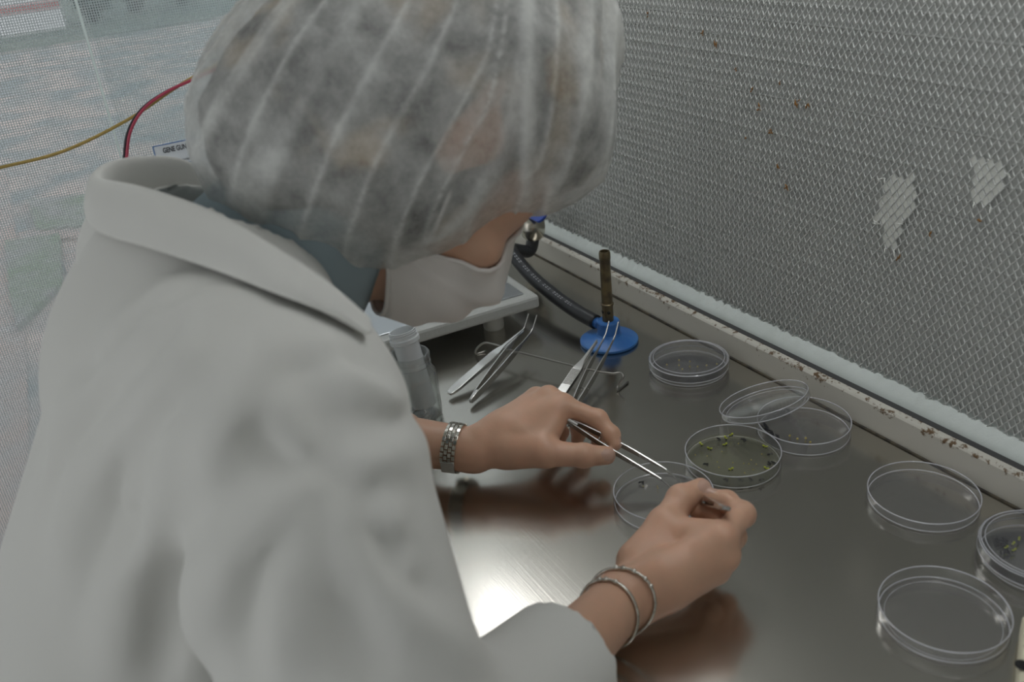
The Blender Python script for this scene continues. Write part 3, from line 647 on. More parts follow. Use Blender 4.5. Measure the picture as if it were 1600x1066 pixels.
# forceps
def forceps(name, back, tip, spread, label, L=None, w=.0095, open_=.011, bend=0., bendl=.016, ridges=True, tipgap=None, backgap=.0022, fine=False):
    """two sprung arms joined at the back; spread = direction in which the arms part"""
    back = np.array(back, float); tip = np.array(tip, float); L = L or np.linalg.norm(tip-back); ax = (tip-back)/np.linalg.norm(tip-back)
    sp = np.array(spread, float); sp -= ax*(sp@ax); sp /= np.linalg.norm(sp); wd = np.cross(ax, sp)
    t = empty(name, back, label, 'forceps', 'steel forceps'); tg = open_*.8 if tipgap is None else tipgap
    ts = np.linspace(0, 1, 22); bt = 1 - bendl/L
    for s in (-1, 1):
        pts = []; ws = []; th = []
        for u in ts:
            g = .5*(backgap + (open_-backgap)*math.sin(min(u/.62, 1)*math.pi/2)) if u < .62 else .5*(open_ + (tg-open_)*(u-.62)/.38)
            q = back + ax*L*u + sp*s*g
            if bend and u > bt: q = q + wd*math.tan(bend)*(u-bt)*L
            pts.append(q)
            if fine: wv = w*(.55 + .45*min(u/.12, 1)) if u < .55 else w*max(.16, 1-(u-.55)/.40*.86)
            else: wv = w*(.80+.20*min(u/.04, 1)) if u < .60 else (w*(1-(u-.60)/.12*.62) if u < .72 else w*max(.13, .38-(u-.72)/.28*.26))
            ws.append(wv); th.append(.0013 if u < .6 else .0014)
        if s == 1 or backgap < .01:
            pass
        o = MB().ribbon(pts, ws, th, wd).build('arm', 'metal', t, False, .00025, True)
        if ridges:
            b = MB()
            for k in range(13):
                u = .40 + .18*k/12; i = int(u*21); fr = u*21-i; q = pts[i]*(1-fr)+pts[i+1]*fr + sp*s*.0009
                b.box(q, (.0009, w*.86, .0007), np.stack([ax, wd, sp*s], 1))
            rel(b.build('grip_ridges', 'metal', None, False), t).parent = o
            o2 = bpy.data.objects[o.name]; g_ = o2.children[0]; g_.matrix_parent_inverse = Matrix.Identity(4); g_.location = (0, 0, 0)
    q0 = back - ax*.001
    MB().ribbon([q0-ax*.004, q0-ax*.002, q0+ax*.004, q0+ax*.014], [w*.42, w*.74, w*.92, w*1.0], [.0028, .0034, .0034, .0026], wd).build('joined_end', 'metal', t, False, .0006, True)
    pn = back + ax*L*.30
    MB().tube([pn-sp*open_*.30, pn+sp*open_*.5], .0006, 6).build('guide_pin', 'metal', t, True, 0, True)
    return t
zup = np.array([0, 0, 1.])
forceps('forceps', P(706, 612, z=.0068), P(818, 516, z=.0300), zup, 'flat-lying forceps, leftmost on the wire rest', w=.0112, open_=.0042, tipgap=.0024)
b_, t_ = P(738, 624, z=.0070), P(835, 504, z=.0315); sd_ = np.cross(t_-b_, zup)
forceps('forceps', b_, t_, sd_, 'bent-tip forceps on edge, beside the leftmost pair on the rest', w=.0085, open_=.0120, tipgap=.0115, bend=-.62, bendl=.017, ridges=False)
forceps('forceps', P(852, 652, z=.0068), P(933, 533, z=.0330), zup, 'flat-lying forceps with ridged grip beside the blue burner base', w=.0112, open_=.0042, tipgap=.0024)
b_, t_ = P(888, 652, z=.0070), P(960, 513, z=.0330); sd_ = np.cross(t_-b_, zup)
forceps('forceps', b_, t_, sd_, 'bent-tip forceps pointing at the blue burner base', w=.0085, open_=.0125, tipgap=.0115, bend=-.5, bendl=.018, ridges=False)
# wire rest
zr = .0165
wr = spline([P(759, 549, z=.0012), P(744, 553, z=.0012), P(745, 545, z=.010), P(757, 536, z=zr), P(775, 539, z=zr)], 6) + spline([P(800, 548, z=zr), P(880, 568, z=zr), P(940, 582, z=zr)], 6) + spline([P(958, 584, z=zr), P(969, 583, z=zr), P(974, 589, z=zr-.001), P(966, 601, z=.006), P(966, 609, z=.0014), P(981, 597, z=.0014)], 6)
wo = MB().tube(wr, .00135, 8).build('wire_rest', 'darkmetal'); tag(wo, 'thin bent wire rest holding up the forceps', 'wire rest')

# rusted cream bracket at the right edge
qb = P(1600, 1040, z=0); br = empty('rusted_bracket', qb, 'rusty cream-painted metal piece cut by the right edge', 'bracket')
qd = P(1596, 945, z=.02) - P(1586, 1066, z=.02); qd[2] = 0; qd /= np.linalg.norm(qd); Rb = np.stack([np.array([qd[1], -qd[0], 0]), qd, zup], 1)
top = P(1600, 965, z=.022); cb = top - qd*.075 + Rb[:, 0]*.014; cb[2] = .012
MB().box(cb, (.030, .16, .0235), Rb).build('bar', 'cream', br, False, .004, True)
MB().lathe([(0, 0), (.0045, 0), (.0045, .0006), (0, .0006)], 16, P(1597, 1040, z=.0242)).build('bolt_hole', 'dark', br, True, 0, True)

# cables and the notice on the glass panel
yc = spline([P(-60, 276, X=-1.30), P(0, 262, X=-1.30), P(100, 236, X=-1.29), P(200, 187, X=-1.29), P(270, 140, X=-1.28), P(318, 112, X=-1.28), P(420, 60, X=-1.28), P(560, -30, X=-1.27), np.array([-1.29, .50, .62]), np.array([-1.30, .53, .862])], 8)
tag(MB().tube(yc, .0021, 10).build('yellow_cable', 'yellowcable'), 'thin yellow cable crossing in front of the screen window', 'cable')
rc = [P(200, 330, X=-1.27), P(196, 285, X=-1.27), P(198, 245, X=-1.27), P(204, 205, X=-1.27), P(225, 170, X=-1.27), P(262, 143, X=-1.27), P(316, 118, X=-1.265), P(420, 70, X=-1.26), P(560, -15, X=-1.26), np.array([-1.28, .51, .61]), np.array([-1.29, .545, .862])]
pc_ = empty('twin_cable', rc[3], 'red and black twin cable looping down behind the collar', 'cable')
MB().tube(spline(rc, 8), .0019, 10).build('red_core', 'redcable', pc_, True, 0, True)
MB().tube(spline([q - CR*.0038 - CU*.0008 - CF*(-.0012) for q in rc], 8), .0019, 10).build('black_core', 'blackcable', pc_, True, 0, True)
lc = P(238, 229, X=XS+.004); lr = P(292, 219.5, X=XS+.004); lbm = P(244, 257, X=XS+.004)
lx = np.array([0, 1., 0]); lz = zup
sg = empty('paper_notice', lc, 'white paper notice with blue border reading GENE GUN', 'notice')
def lpt(a, b_): return np.array([XS+.0032, lc[1]+a, lc[2]-b_])
SW, SH = .072, .032
MB().box(lpt(SW/2, SH/2), (.0006, SW, SH)).build('sheet', 'paper', sg, False, 0, True)
b = MB()
for a0, b0, a1, b1 in ((0, 0, SW, .0012), (0, SH-.0012, SW, SH), (0, 0, .0012, SH), (SW-.0012, 0, SW, SH)): b.box(lpt((a0+a1)/2, (b0+b1)/2)+np.array([.0004, 0, 0]), (.0004, a1-a0, b1-b0))
b.build('border', 'blueink', sg, False, 0, True)
def text(body, size, at_, name, xs=1.):
    cu = bpy.data.curves.new(name, 'FONT'); cu.body = body; cu.size = size; cu.extrude = .0001; cu.offset = .00022 if size > .006 else 0
    o = bpy.data.objects.new(name, cu); C.objects.link(o); cu.materials.append(M['ink'])
    o.matrix_world = Matrix([[0, 0, 1, at_[0]], [xs, 0, 0, at_[1]], [0, 1, 0, at_[2]], [0, 0, 0, 1]])
    bpy.context.view_layer.update(); dg = bpy.context.evaluated_depsgraph_get(); me = bpy.data.meshes.new_from_object(o.evaluated_get(dg)); mw = o.matrix_world.copy()
    bpy.data.objects.remove(o); p = link(bpy.data.objects.new(name, me)); me.transform(mw); rel(p, sg); return p
text('GENE GUN', .0098, lpt(.0120, .0120)+np.array([.0006, 0, 0]), 'heading', .66)
text('Tzabriel', .0048, lpt(.0290, .0275)+np.array([.0006, 0, 0]), 'signature')

exec_person = True
# ================================================================== THE PERSON
person = empty('person', (-.62, -.05, -.5), 'person in white lab coat, hair cap and face mask bending over the dishes', 'person')
D = lambda x, y, d: P(x, y, d=d)
# ---- head frame
hf = np.array([.10, .43, -.90]); hf /= np.linalg.norm(hf); hu = np.array([.2, .88, .43]); hu -= hf*(hu@hf); hu /= np.linalg.norm(hu); hr = np.cross(hf, hu)
HR = np.stack([hr, hf, hu], 1); HC = D(700, 208, .675)
H = lambda x, y, z: HC + HR@np.array([x, y, z])
NB = np.array([-.645, .085, .300])                        # neck base
SR, SL = np.array([-.478, .095, .258]), np.array([-.815, .095, .262])
ER, EL = np.array([-.345, .075, .062]), np.array([-.885, .085, .062])
WR, WL = D(972, 938, .684), D(745, 704, .883)

def nail_ell(tip, prev, up, w, l):
    ax = tip-prev; ax /= np.linalg.norm(ax); up = up - ax*(up@ax); up /= np.linalg.norm(up)
    return np.stack([ax, np.cross(up, ax), up], 1)
nails = []
def finger(j, r, nailup=None):
    pr = [cone(j[i], j[i+1], r[i], r[i+1]) for i in range(len(j)-1)]
    for i in range(1, len(j)-1): pr.append(ell(j[i], [r[i]*1.06]*3))
    if nailup is not None:
        ax = j[-1]-j[-2]; ax /= np.linalg.norm(ax); u = nailup - ax*(nailup@ax); u /= np.linalg.norm(u)
        c_ = j[-1] + u*r[-1]*.62 + ax*r[-1]*.15; nails.append((c_, np.stack([ax, np.cross(u, ax), u], 1), np.array([r[-1]*.95, r[-1]*.72, r[-1]*.50])))
    return group(pr, .0035)
tocam = lambda p: (CC-p)/np.linalg.norm(CC-p)
# left hand
Lm = [D(878, 633, .884), D(857, 621, .897), D(838, 622, .910), D(822, 633, .918)]
Lf = [finger([Lm[0], D(934, 655, .874), D(955, 679, .867), D(961, 694, .863)], [.0098, .0086, .0076, .0066], CR*.8+CU*.4-CF*.2),
      finger([Lm[1], D(922, 652, .900), D(936, 678, .892), D(934, 692, .885)], [.0098, .0086, .0076, .0066]),
      finger([Lm[2], D(896, 646, .922), D(905, 674, .918), D(902, 688, .910)], [.0092, .0080, .0072, .0062]),
      finger([Lm[3], D(866, 652, .938), D(878, 676, .936), D(876, 690, .928)], [.0085, .0070, .0063, .0055])]
Lt = finger([D(800, 704, .872), D(853, 708, .858), D(912, 712, .855), D(947, 712, .857)], [.0165, .0128, .0105, .0088], -CF*.75+CU*.15+CR*.25)
fa = (WL-EL)/np.linalg.norm(WL-EL)
nl = np.cross(Lm[0]-WL, Lm[3]-WL); nl /= np.linalg.norm(nl)
Lpalm = group([econe(WL-fa*.15, WL, .031, .0222, nl, .86), econe(WL, WL+(Lm[1]-WL)*.35, .0222, .024, nl, .80)] +
              [cone(WL+(m_-WL)*.15, m_, .0165, r_) for m_, r_ in zip(Lm, (.0118, .0115, .0108, .0100))] +
              [cone(D(790, 703, .876), D(846, 703, .862), .0190, .0145), cone(D(845, 694, .866), D(870, 648, .880), .0135, .0125), cone(D(820, 680, .876), D(868, 640, .886), .016, .0125)], .008)
lhand = lambda p: smin(Lpalm(p), group(Lf+[Lt], .0012)(p), .0055)
# right hand
Rm = [D(1127, 842, .688), D(1131, 868, .690), D(1117, 890, .697), D(1090, 905, .703)]
Rf = [finger([Rm[0], D(1160, 804, .716), D(1136, 784, .731), D(1112, 776, .738)], [.0100, .0094, .0080, .0068], CU*.8-CF*.4),
      finger([Rm[1], D(1146, 838, .722), D(1112, 806, .742), D(1088, 797, .742)], [.0102, .0092, .0082, .0070]),
      finger([Rm[2], D(1134, 876, .728), D(1108, 848, .742), D(1082, 842, .735)], [.0096, .0086, .0078, .0068]),
      finger([Rm[3], D(1110, 896, .722), D(1092, 880, .730), D(1072, 874, .724)], [.0088, .0076, .0070, .0060])]
Rt = finger([D(1006, 886, .703), D(1040, 820, .722), D(1064, 780, .737), D(1095, 764, .744)], [.0165, .0130, .0108, .0088], CU*.5+CR*.7-CF*.3)
fr = (WR-ER)/np.linalg.norm(WR-ER); nr = np.cross(Rm[0]-WR, Rm[3]-WR); nr /= np.linalg.norm(nr)
Rpalm = group([econe(WR-fr*.15, WR, .031, .0236, nr, .84), econe(WR, WR+(Rm[1]-WR)*.4, .0236, .0260, nr, .80)] +
              [cone(WR+(m_-WR)*.15, m_, .0175, r_) for m_, r_ in zip(Rm, (.0122, .0122, .0116, .0108))] +
              [cone(D(1000, 880, .706), D(1042, 826, .722), .0185, .0145), cone(D(1045, 835, .718), D(1105, 838, .700), .0140, .0130), cone(D(1040, 870, .712), D(1090, 870, .715), .018, .016)], .008)
rhand = lambda p: smin(Rpalm(p), group(Rf+[Rt], .0012)(p), .0055)
# ---- head and neck
neck_top = H(0, -.035, -.045)
headp = group([ell(H(0, -.012, .030), [.073, .093, .086], HR), ell(H(0, .040, -.025), [.060, .050, .078], HR)], .02)
jaw = group([cone(H(.050, .000, -.055), H(.022, .072, -.092), .020, .016), cone(H(-.050, .000, -.055), H(-.022, .072, -.092), .020, .016), ell(H(0, .078, -.092), [.024, .018, .018], HR), ell(H(0, .04, -.07), [.045, .045, .035], HR)], .018)
face = group([cone(H(0, .076, .004), H(0, .108, -.036), .0070, .0115), ell(H(.012, .096, -.036), [.009, .010, .008], HR), ell(H(-.012, .096, -.036), [.009, .010, .008], HR),
              ell(H(0, .090, -.060), [.024, .010, .0065], HR), ell(H(0, .088, -.071), [.021, .011, .0075], HR), ell(H(.028, .060, .018), [.022, .010, .008], HR), ell(H(-.028, .060, .018), [.022, .010, .008], HR),
              ell(H(.031, .065, -.002), [.0135, .011, .0115], HR), ell(H(-.031, .065, -.002), [.0135, .011, .0115], HR), ell(H(.043, .066, -.030), [.022, .02, .02], HR), ell(H(-.043, .066, -.030), [.022, .02, .02], HR)], .009)
ears = group([ell(H(s*.076, -.008, -.008), [.009, .020, .031], HR) for s in (1, -1)], .002)
neck = group([cone(NB-np.array([0, .01, .05]), H(0, -.040, -.030), .056, .050), cone(NB+np.array([0, .05, -.06]), H(0, .010, -.075), .045, .040)], .02)
torso = group([cone(SL+np.array([.06, 0, -.01]), SR+np.array([-.06, 0, -.01]), .055, .055), econe((-.645, .075, .155), (-.640, -.15, -.30), .125, .130, (0, .93, .34), .62), cone(SR, ER, .047, .039), cone(ER, WR-fr*.08, .039, .030), cone(SL, EL, .047, .039), cone(EL, WL-fa*.08, .039, .030)], .03)
head = lambda p: smin(smin(smin(headp(p), jaw(p), .02), face(p), .008), smin(ears(p), neck(p), .01), .016)
V1, F1 = surface(lambda p: np.maximum(smin(head(p), torso(p), .03), -np.maximum(.116-p[:, 1], np.abs(p[:, 2]+.035)-.040)), (-1.0, -.38, -.42), (-.24, .46, .50), .0050)
V2, F2 = surface(lhand, WL+np.array([-.16, -.17, -.06]), WL+np.array([.16, .20, .11]), .0013)
V3, F3 = surface(rhand, WR+np.array([-.13, -.17, -.06]), WR+np.array([.17, .19, .11]), .0013)
VV = np.concatenate([V1, V2, V3]); FF = np.concatenate([F1, F2+len(V1), F3+len(V1)+len(V2)])
# finger nails: flatten the skin into a plate and mark it
nailv = np.zeros(len(VV), bool)
for c_, Rn, rr in nails:
    l = (VV-c_)@Rn; k = np.linalg.norm(l[:, :2]/rr[:2], axis=1); s_ = (k < 1) & (l[:, 2] > -rr[2]*.4) & (np.abs(l[:, 2]) < .008); nailv |= s_
body = from_data('body', VV, FF, 'skin'); body.data.materials.append(M['nail'])
fm = nailv[FF].all(1); mi = np.zeros(len(FF), np.int32); mi[fm] = 1; body.data.polygons.foreach_set('material_index', mi)
sm = body.modifiers.new('smooth', 'SMOOTH'); sm.factor = .5; sm.iterations = 3
rel(body, person)
for s in (1, -1):
    MB().lathe([(.0112*math.sin(a), -.0112*math.cos(a)) for a in np.linspace(0, math.pi, 10)], 16, H(s*.031, .0655, -.003)).build('eye', 'eye', person, True, 0, True)

# ---- hair and bouffant cap
capA = ell(D(578, 182, .655), [.118, .108, .098], np.stack([CR, CU, CF], 1)); capB = ell(D(834, 98, .690), [.064, .092, .088], np.stack([CR, CU, CF], 1))
capC = ell(D(452, 215, .635), [.062, .055, .055], np.stack([CR, CU, CF], 1)); CO = D(600, 190, .655); capD = ell(H(0, -.012, .054), [.090, .111, .073], HR)
def pleat(p):
    x = (p-CO)@CR; y = (p-CO)@CU; z = (p-CO)@CF
    ac = .86*x - .50*y; al = .5*x + .86*y; w = np.clip((x-.075)/.03, 0, 1); ac = ac*(1-w) + (x*1.1)*w
    q = np.stack([ac*66 + 1.6*vnoise(np.stack([al*9, ac*9, z*6], 1)) + 20, al*3.5+10, z*14+10], 1)
    n = vnoise(q); r_ = 1 - np.abs(2*n-1); 
    cr = np.exp(-((x-.101+.10*np.clip(y-.02, 0, .2)**1.5)/.0052)**2)*np.clip((y+.075)/.03, 0, 1)
    return np.maximum(np.clip((r_-.62)/.38, 0, 1)**2, 1.25*cr)
def capf(p):
    d = smin(smin(smin(prim_d(capA, p), prim_d(capC, p), .03), prim_d(capD, p), .03), prim_d(capB, p), .008)
    return d - .0038*pleat(p) - .005*(vnoise((p-CO)*22+30)-.5)
CV, CFc = surface(capf, D(600, 190, .66)-.24, D(600, 190, .66)+.24, .0032)
cap = from_data('hair_cap', CV, CFc, 'cap'); at = cap.data.attributes.new('pleat', 'FLOAT', 'POINT'); at.data.foreach_set('value', pleat(CV).astype(np.float32))
s_ = cap.modifiers.new('smooth', 'SMOOTH'); s_.factor = .5; s_.iterations = 2
rel(cap, person)
hairf = lambda p: smin(smin(prim_d(('ell', capA[1], capA[2], capA[3]-.010), p), prim_d(('ell', capC[1], capC[2], capC[3]-.009), p), .03), smin(prim_d(('ell', capB[1], capB[2], capB[3]-.011), p), prim_d(('ell', capD[1], capD[2], capD[3]-.010), p), .02), .02) + .016*(vnoise((p-CO)*34+7)-.38)
HV, HF_ = surface(hairf, D(600, 190, .66)-.22, D(600, 190, .66)+.22, .0045)
hair = rel(from_data('hair', HV, HF_, 'hair'), person)

# ---- face mask: pleated sheet from nose bridge to under the chin, gathered at the cheeks
rows = 26; cols = 33; v = []; f = []
prof_z = np.linspace(.010, -.122, rows)
for i, z in enumerate(prof_z):
    t = i/(rows-1)
    front = np.interp(t, [0, .12, .36, .55, .75, .88, 1], [.100, .110, .1255, .122, .112, .102, .078]) + .0034*math.sin(t*2*math.pi*3.5)*(t > .25)*(t < .85)
    for j in range(cols):
        u = -1 + 2*j/(cols-1); a = abs(u)
        side_y = .036 - .014*(t-.5); half = .060 + .005*math.sin(t*math.pi)
        zz = z*(1-a**1.7*.80) + (-.080)*a**1.7*.80
        x = half*math.sin(u*math.pi/2*.98); y = side_y + (front-side_y)*(math.cos(u*math.pi/2)**.62 if a < 1 else 0)
        y += .0025*math.sin(t*17+u*3)*a*a
        ax_ = H(0, .015, zz); q_ = H(x, y, zz); dr_ = q_-ax_; rr_ = np.linalg.norm(dr_); dr_ /= rr_; tt = .16
        for _ in range(40):
            dd_ = head((ax_+dr_*tt)[None])[0]
            if dd_ < 4e-4: break
            tt -= max(dd_*.8, 3e-4)
        w_ = max(np.interp(t, [0, .10, .30], [1, .8, 0]), a**3); v.append(ax_ + dr_*max(tt+.0022, (1-w_)*rr_ + w_*(tt+.0022)))
for i in range(rows-1):
    for j in range(cols-1): k = i*cols+j; f.append((k, k+1, k+cols+1, k+cols))
mk = from_data('face_mask', v, f, 'mask'); so = mk.modifiers.new('solid', 'SOLIDIFY'); so.thickness = .0014; so.offset = 1
rel(mk, person)
edge = lambda i: [np.array(v[i*cols+j]) for j in range(cols)]
rel(MB().tube(edge(0), .0019, 6).build('mask_hem', 'mask'), person); rel(MB().tube(edge(rows-1), .0019, 6).build('mask_hem', 'mask'), person)
rel(MB().tube([np.array(v[i*cols+cols-1]) for i in range(rows)], .0024, 6).build('mask_hem', 'mask'), person)
for s, j in ((1, cols-1), (-1, 0)):
    for i0, tgt in ((2, H(s*.082, -.004, -.012)), (rows-3, H(s*.080, -.012, -.034))):
        a = np.array(v[i0*cols+j]); rel(MB().tube(spline([a, (a+tgt)/2+HR@np.array([s*.006, 0, 0]), tgt], 6), .0018, 6).build('ear_loop', 'mask'), person)

# ---- blue-grey shirt collar round the neck
nd = H(0, -.040, -.030)-NB; nd /= np.linalg.norm(nd)
shf = group([econe(NB+nd*.0-np.array([0, .0, .03]), NB+nd*.112+np.array([0, .006, -.026]), .052, .057, (1, 0, 0), 1.0), cone(NB+np.array([0, .045, -.065]), .35*NB+.65*H(0, .010, -.075)+np.array([0, 0, -.004]), .056, .053)], .02)
SV, SF = surface(lambda p: np.abs(shf(p) + .004*(vnoise(p*28)-.5)) - .0035, NB-.20, NB+.22, .0040)
rel(from_data('shirt', SV, SF, 'shirt'), person)

# ---- lab coat
cuffR = WR - fr*.072; cuffL = WL - fa*.085
sl_R = group([cone(SR+np.array([.0, -.004, -.012]), ER, .074, .068), cone(ER, cuffR+fr*.01, .060, .0395)], .035)
sl_L = group([cone(SL+np.array([0, -.004, -.012]), EL, .074, .064), cone(EL, cuffL+fa*.01, .056, .041)], .035)
trunk = group([cone(SL+np.array([.07, .0, .002]), SR+np.array([-.07, .0, .002]), .064, .064), econe((-.645, .072, .160), (-.650, -.190, -.34), .146, .180, (0, .90, .44), .66), ell((-.648, .082, .268), [.10, .062, .056]), cone(NB+np.array([.015, -.004, -.045]), NB+nd*.012+np.array([.01, .0, -.01]), .072, .062)], .045)
# folds: soft ridges laid on the cloth (start px, end px, depth, radius)
folds = []
def foldpx(pts, r, proud): folds.append((pts, r, proud))
foldpx([(505, 745), (420, 830), (330, 930), (300, 1060)], .020, 1)
foldpx([(520, 740), (600, 700), (690, 690)], .016, 1)
foldpx([(520, 750), (560, 860), (640, 960), (760, 1040)], .017, 1)
foldpx([(500, 760), (440, 900), (440, 1060)], .018, 1)
foldpx([(150, 640), (210, 520), (330, 440)], .020, 1)
foldpx([(60, 780), (130, 640), (250, 520), (380, 470)], .018, 1)
foldpx([(110, 900), (150, 760), (260, 620)], .022, 1)
foldpx([(390, 540), (430, 640), (505, 740)], .010, 1)
foldpx([(700, 800), (640, 830), (560, 800)], .014, 1)
foldpx([(740, 900), (660, 920), (590, 880)], .014, 1)
foldpx([(470, 520), (560, 600), (640, 640)], .014, 1)
foldpx([(345, 470), (300, 560), (215, 700), (190, 840)], .016, 1)
foldpx([(440, 500), (380, 600), (330, 720), (250, 880)], .015, 1)
foldpx([(620, 560), (655, 650), (700, 740)], .012, 1)
foldpx([(180, 1060), (220, 900), (300, 760)], .022, 1)
base = lambda p: smin(smin(trunk(p), sl_R(p), .045), sl_L(p), .030)
def march(px_, py_):
    v_ = ray(px_, py_); t = .25
    for _ in range(60):
        d = base((CC+t*v_)[None])[0]
        if d < 5e-4: return CC+t*v_
        t += max(d*.8, 5e-4)
        if t > 1.3: return None
    return CC+t*v_
valleys = (([(300, 690), (285, 800), (250, 930), (240, 1060)], .016), ([(540, 720), (610, 668), (680, 655)], .011), ([(470, 800), (415, 900), (390, 1060)], .013), ([(560, 800), (610, 890), (700, 960)], .012),
                ([(540, 900), (560, 1000), (600, 1060)], .013), ([(100, 700), (170, 580), (290, 480)], .012), ([(180, 780), (230, 680), (320, 590)], .012), ([(440, 590), (540, 560), (610, 590)], .010), ([(640, 760), (690, 770), (730, 760)], .009), ([(330, 640), (400, 690), (490, 740)], .009))
segs = []                                    # (a, b, weight at a, weight at b, width, height): soft ridges (+) and valleys (-)
for pts, r_, amp in [(p_, r_, .0150) for p_, r_, _ in folds] + [(p_, r_, -.0130) for p_, r_ in valleys]:
    q = [a for a in (march(*a) for a in pts) if a is not None]
    if len(q) < 2: continue
    q = spline(q, 2); n = len(q)-1
    for i in range(n): segs.append((q[i], q[i+1], math.sin(math.pi*(i/n*.94+.03))**.8, math.sin(math.pi*((i+1)/n*.94+.03))**.8, r_*.92, amp*(r_/.016)**.7))
def drape(p):
    up_ = np.zeros(len(p)); dn_ = np.zeros(len(p))
    for a, b_, wa, wb, sg_, amp in segs:
        ab = b_-a; t = np.clip(((p-a)@ab)/(ab@ab+1e-12), 0, 1); l = p-a-t[:, None]*ab
        g_ = abs(amp)*(wa+(wb-wa)*t)*np.exp(-(l*l).sum(1)/(sg_*sg_))
        if amp > 0: up_ = np.maximum(up_, g_)
        else: dn_ = np.maximum(dn_, g_)
    return up_ - dn_
NH = NB + np.array([0, .03, .02])
def coatf(p):
    d = base(p); m = np.abs(d) < .03
    if m.any():
        q = p[m]; e = d[m] - drape(q)
        n = vnoise(np.stack([q[:, 0]*9+q[:, 2]*7, q[:, 1]*9-q[:, 2]*4, q[:, 2]*5], 1)+40); d = d.copy(); d[m] = e + .006*(n-.5)
    neckhole = prim_d(cone(NB+nd*.004, NB+nd*.20, .056, .076), p)
    d = np.maximum(d, -neckhole)
    # open cuffs
    for c_, ax, r0 in ((cuffR, fr, .0345), (cuffL, fa, .031)):
        l = p-c_; along = l@ax; rad = np.linalg.norm(l-along[:, None]*ax, axis=1); near = rad < .085
        d = np.where(near & (along > -.10), np.maximum(d, along), d)
        bore = np.maximum(rad-r0-.10*np.clip(-along, 0, .2)*.1, -(along+.075)); d = np.where(near, np.maximum(d, -bore), d)
    d = np.maximum(d, -np.maximum(.118-p[:, 1], np.abs(p[:, 2]+.035)-.0385))
    return d
KV, KF = surface(coatf, (-1.02, -.42, -.40), (-.20, .44, .42), .0046)
coat = from_data('lab_coat', KV, KF, 'coat'); s_ = coat.modifiers.new('smooth', 'SMOOTH'); s_.factor = .5; s_.iterations = 5
rel(coat, person)
def onto(pts, off):
    q = [march(*a) for a in pts]; return [a - CF*off for a in q if a is not None]
# collar: stand and turned-down leaf
fold = [D(578, 502, .632), D(520, 452, .600), D(440, 397, .578), D(335, 335, .572), D(230, 298, .592), D(160, 283, .622), D(170, 262, .650), D(225, 250, .675), D(300, 258, .70), D(400, 320, .74), D(500, 420, .75)]
leaf = [D(566, 516, .612), D(505, 484, .575), D(428, 456, .548), D(338, 424, .543), D(245, 396, .560), D(164, 372, .600), D(140, 330, .640), D(195, 300, .690), D(290, 310, .72), D(400, 380, .76), D(500, 470, .77)]
stand = [NB+np.array([.03, .12, -.03])]+[None]*10
leafpx = [(566, 516), (505, 484), (428, 456), (338, 424), (245, 396), (166, 374)]
for i_, a in enumerate(leafpx):
    q = march(*a)
    if q is not None and np.linalg.norm(q-leaf[i_]) < .12: leaf[i_] = q - CF*.006
for i_, a in enumerate([(578, 502), (520, 452), (440, 397), (335, 335), (230, 298)]):
    q = march(*a); dq = (leaf[i_]-CC)@CF + .012
    if q is not None: dq = min(dq, (q-CC)@CF - .004)
    fold[i_] = D(*a, dq)
fs = spline(fold, 5); ls = spline(leaf, 5); n = len(fs); v = []; f = []
axis_pt = lambda p: NB + nd*np.clip((p-NB)@nd, -.02, .10)
for a, b_ in zip(fs, ls):
    inn = axis_pt(a)-a; inn /= np.linalg.norm(inn); mid = (a+b_)/2 - inn*.010; dn = -nd*.2+np.array([0, 0, -1.])*.8
    v += [a+inn*.012+dn*.055, a+inn*.007+dn*.025, a+inn*.003, a-inn*.001+np.array([0, 0, .002]), a-inn*.006+(b_-a)*.12, mid, b_-inn*.004]
for i in range(n-1):
    for k in range(6): f.append((i*7+k, i*7+k+1, i*7+k+8, i*7+k+7))
co = from_data('coat_collar', v, f, 'coat'); so = co.modifiers.new('solid', 'SOLIDIFY'); so.thickness = .0022; so.offset = 0
ss = co.modifiers.new('sub', 'SUBSURF'); ss.levels = 1; ss.render_levels = 2; rel(co, person)

# ---- forceps held in the hands
fb, ft = D(884, 656, .877), P(1063, 756, z=.012)
forceps('forceps', fb, ft, CU*.75-CR*.42+CF*.45, 'slim forceps held in the left hand, tips over the dish', w=.0090, open_=.0105, tipgap=.0105, bend=-.50, bendl=.018, ridges=False, fine=True)
rb, rt = D(1133, 794, .694), P(1046, 762, z=.010)
forceps('forceps', rb, rt, CF*.9+CU*.3, 'forceps gripped in the right hand, only its end showing', w=.0095, open_=.0095, tipgap=.004, ridges=False)

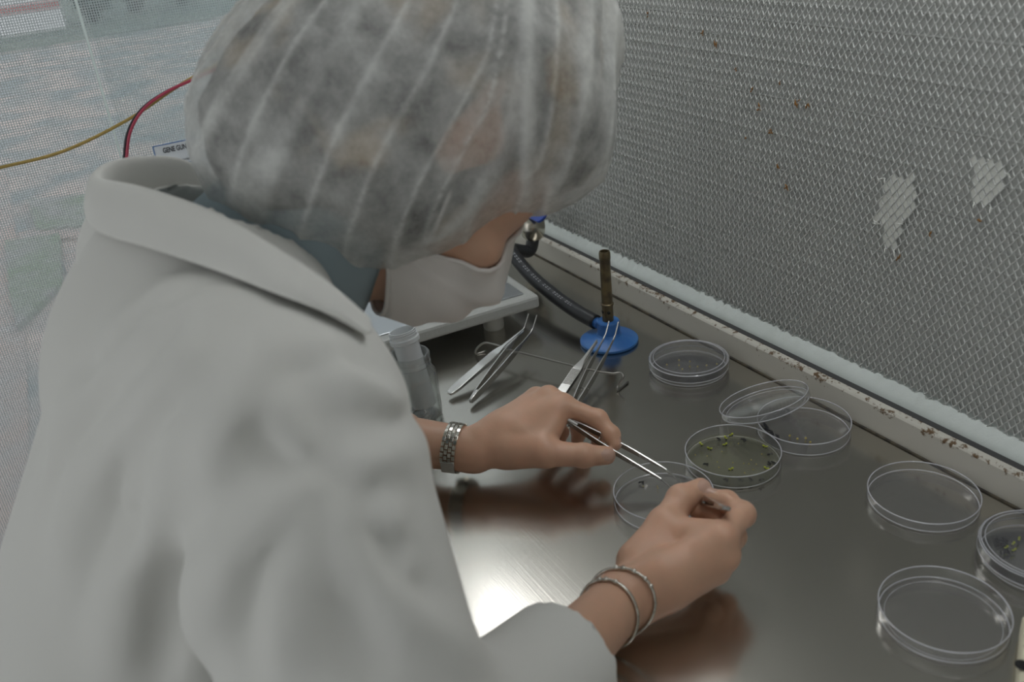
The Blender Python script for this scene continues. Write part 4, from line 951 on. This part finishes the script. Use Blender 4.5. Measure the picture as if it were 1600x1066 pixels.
# ---- wrist watch on the left wrist
wc = D(713, 716, .881); fa_img = fa
wt = empty('wrist_watch', wc, 'silver link bracelet watch on the left wrist', 'watch')
def on_skin(fn, c_, ax, ang, e1, e2, off=0.):
    dr = math.cos(ang)*e1 + math.sin(ang)*e2; t = .06
    for _ in range(50):
        d = fn((c_+dr*t)[None])[0]
        if d < 3e-4: break
        t -= max(d*.8, 2e-4)
    return c_ + dr*(t+off), dr
waxis = WL - fa*.022; e1 = -CF - fa*(-CF@fa); e1 /= np.linalg.norm(e1); e2 = np.cross(fa, e1)
WA = .75; b = MB()
NL = 30
for k in range(NL):
    ang = 2*math.pi*k/NL
    for r_ in range(4):
        al = (r_-1.5)*.0037; q, dr = on_skin(lhand, waxis+fa*al, fa, ang+(.5 if r_ % 2 else 0)*2*math.pi/NL, e1, e2, .0013)
        tg_ = np.cross(fa, dr); Rk = np.stack([tg_, fa, dr], 1)
        if not (abs(((ang-WA+math.pi) % (2*math.pi))-math.pi) < .28): b.box(q, (.0043, .0033, .0018), Rk)
b.build('bracelet_links', 'silver', wt, False, .0003, True)
q, dr = on_skin(lhand, waxis, fa, WA, e1, e2, .0018); tg_ = np.cross(fa, dr)
MB().box(q, (.0145, .0135, .0016), np.stack([tg_, fa, dr], 1)).build('clasp', 'metal', wt, False, .0005, True)
q, dr = on_skin(lhand, waxis, fa, math.pi, e1, e2, .003); Rk = np.stack([np.cross(fa, dr), fa, dr], 1)
auto(MB().lathe([(0, -.003), (.012, -.003), (.013, 0), (.012, .003), (0, .003)], 28, q, Rk).build('case', 'silver', wt, True, 0, True), .5)
# ---- two bangles on the right wrist
def bangle(off, tilt, label, beads):
    c_ = WR + fr*off; e1 = -CF - fr*(-CF@fr); e1 /= np.linalg.norm(e1); e2 = np.cross(fr, e1); t = empty('bangle', c_, label, 'bracelet', 'silver bangles'); pts = []
    for k in range(65):
        a = 2*math.pi*k/64; q, dr = on_skin(rhand, c_+fr*tilt*math.cos(a+.6), fr, a, e1, e2, .0014); pts.append(q)
    MB().tube(pts, .00125, 8, False).build('ring', 'silver', t, True, 0, True)
    for k in beads:
        q = pts[k]; MB().lathe([(.0021*math.sin(a), -.0021*math.cos(a)) for a in np.linspace(0, math.pi, 7)], 10, q).build('bead', 'silver', t, True, 0, True)
    return t
bangle(-.006, .006, 'silver bangle with beads closer to the right hand', [52, 54, 57, 60, 62])
bangle(-.020, .005, 'silver bangle closer to the coat cuff', [50, 52, 55])
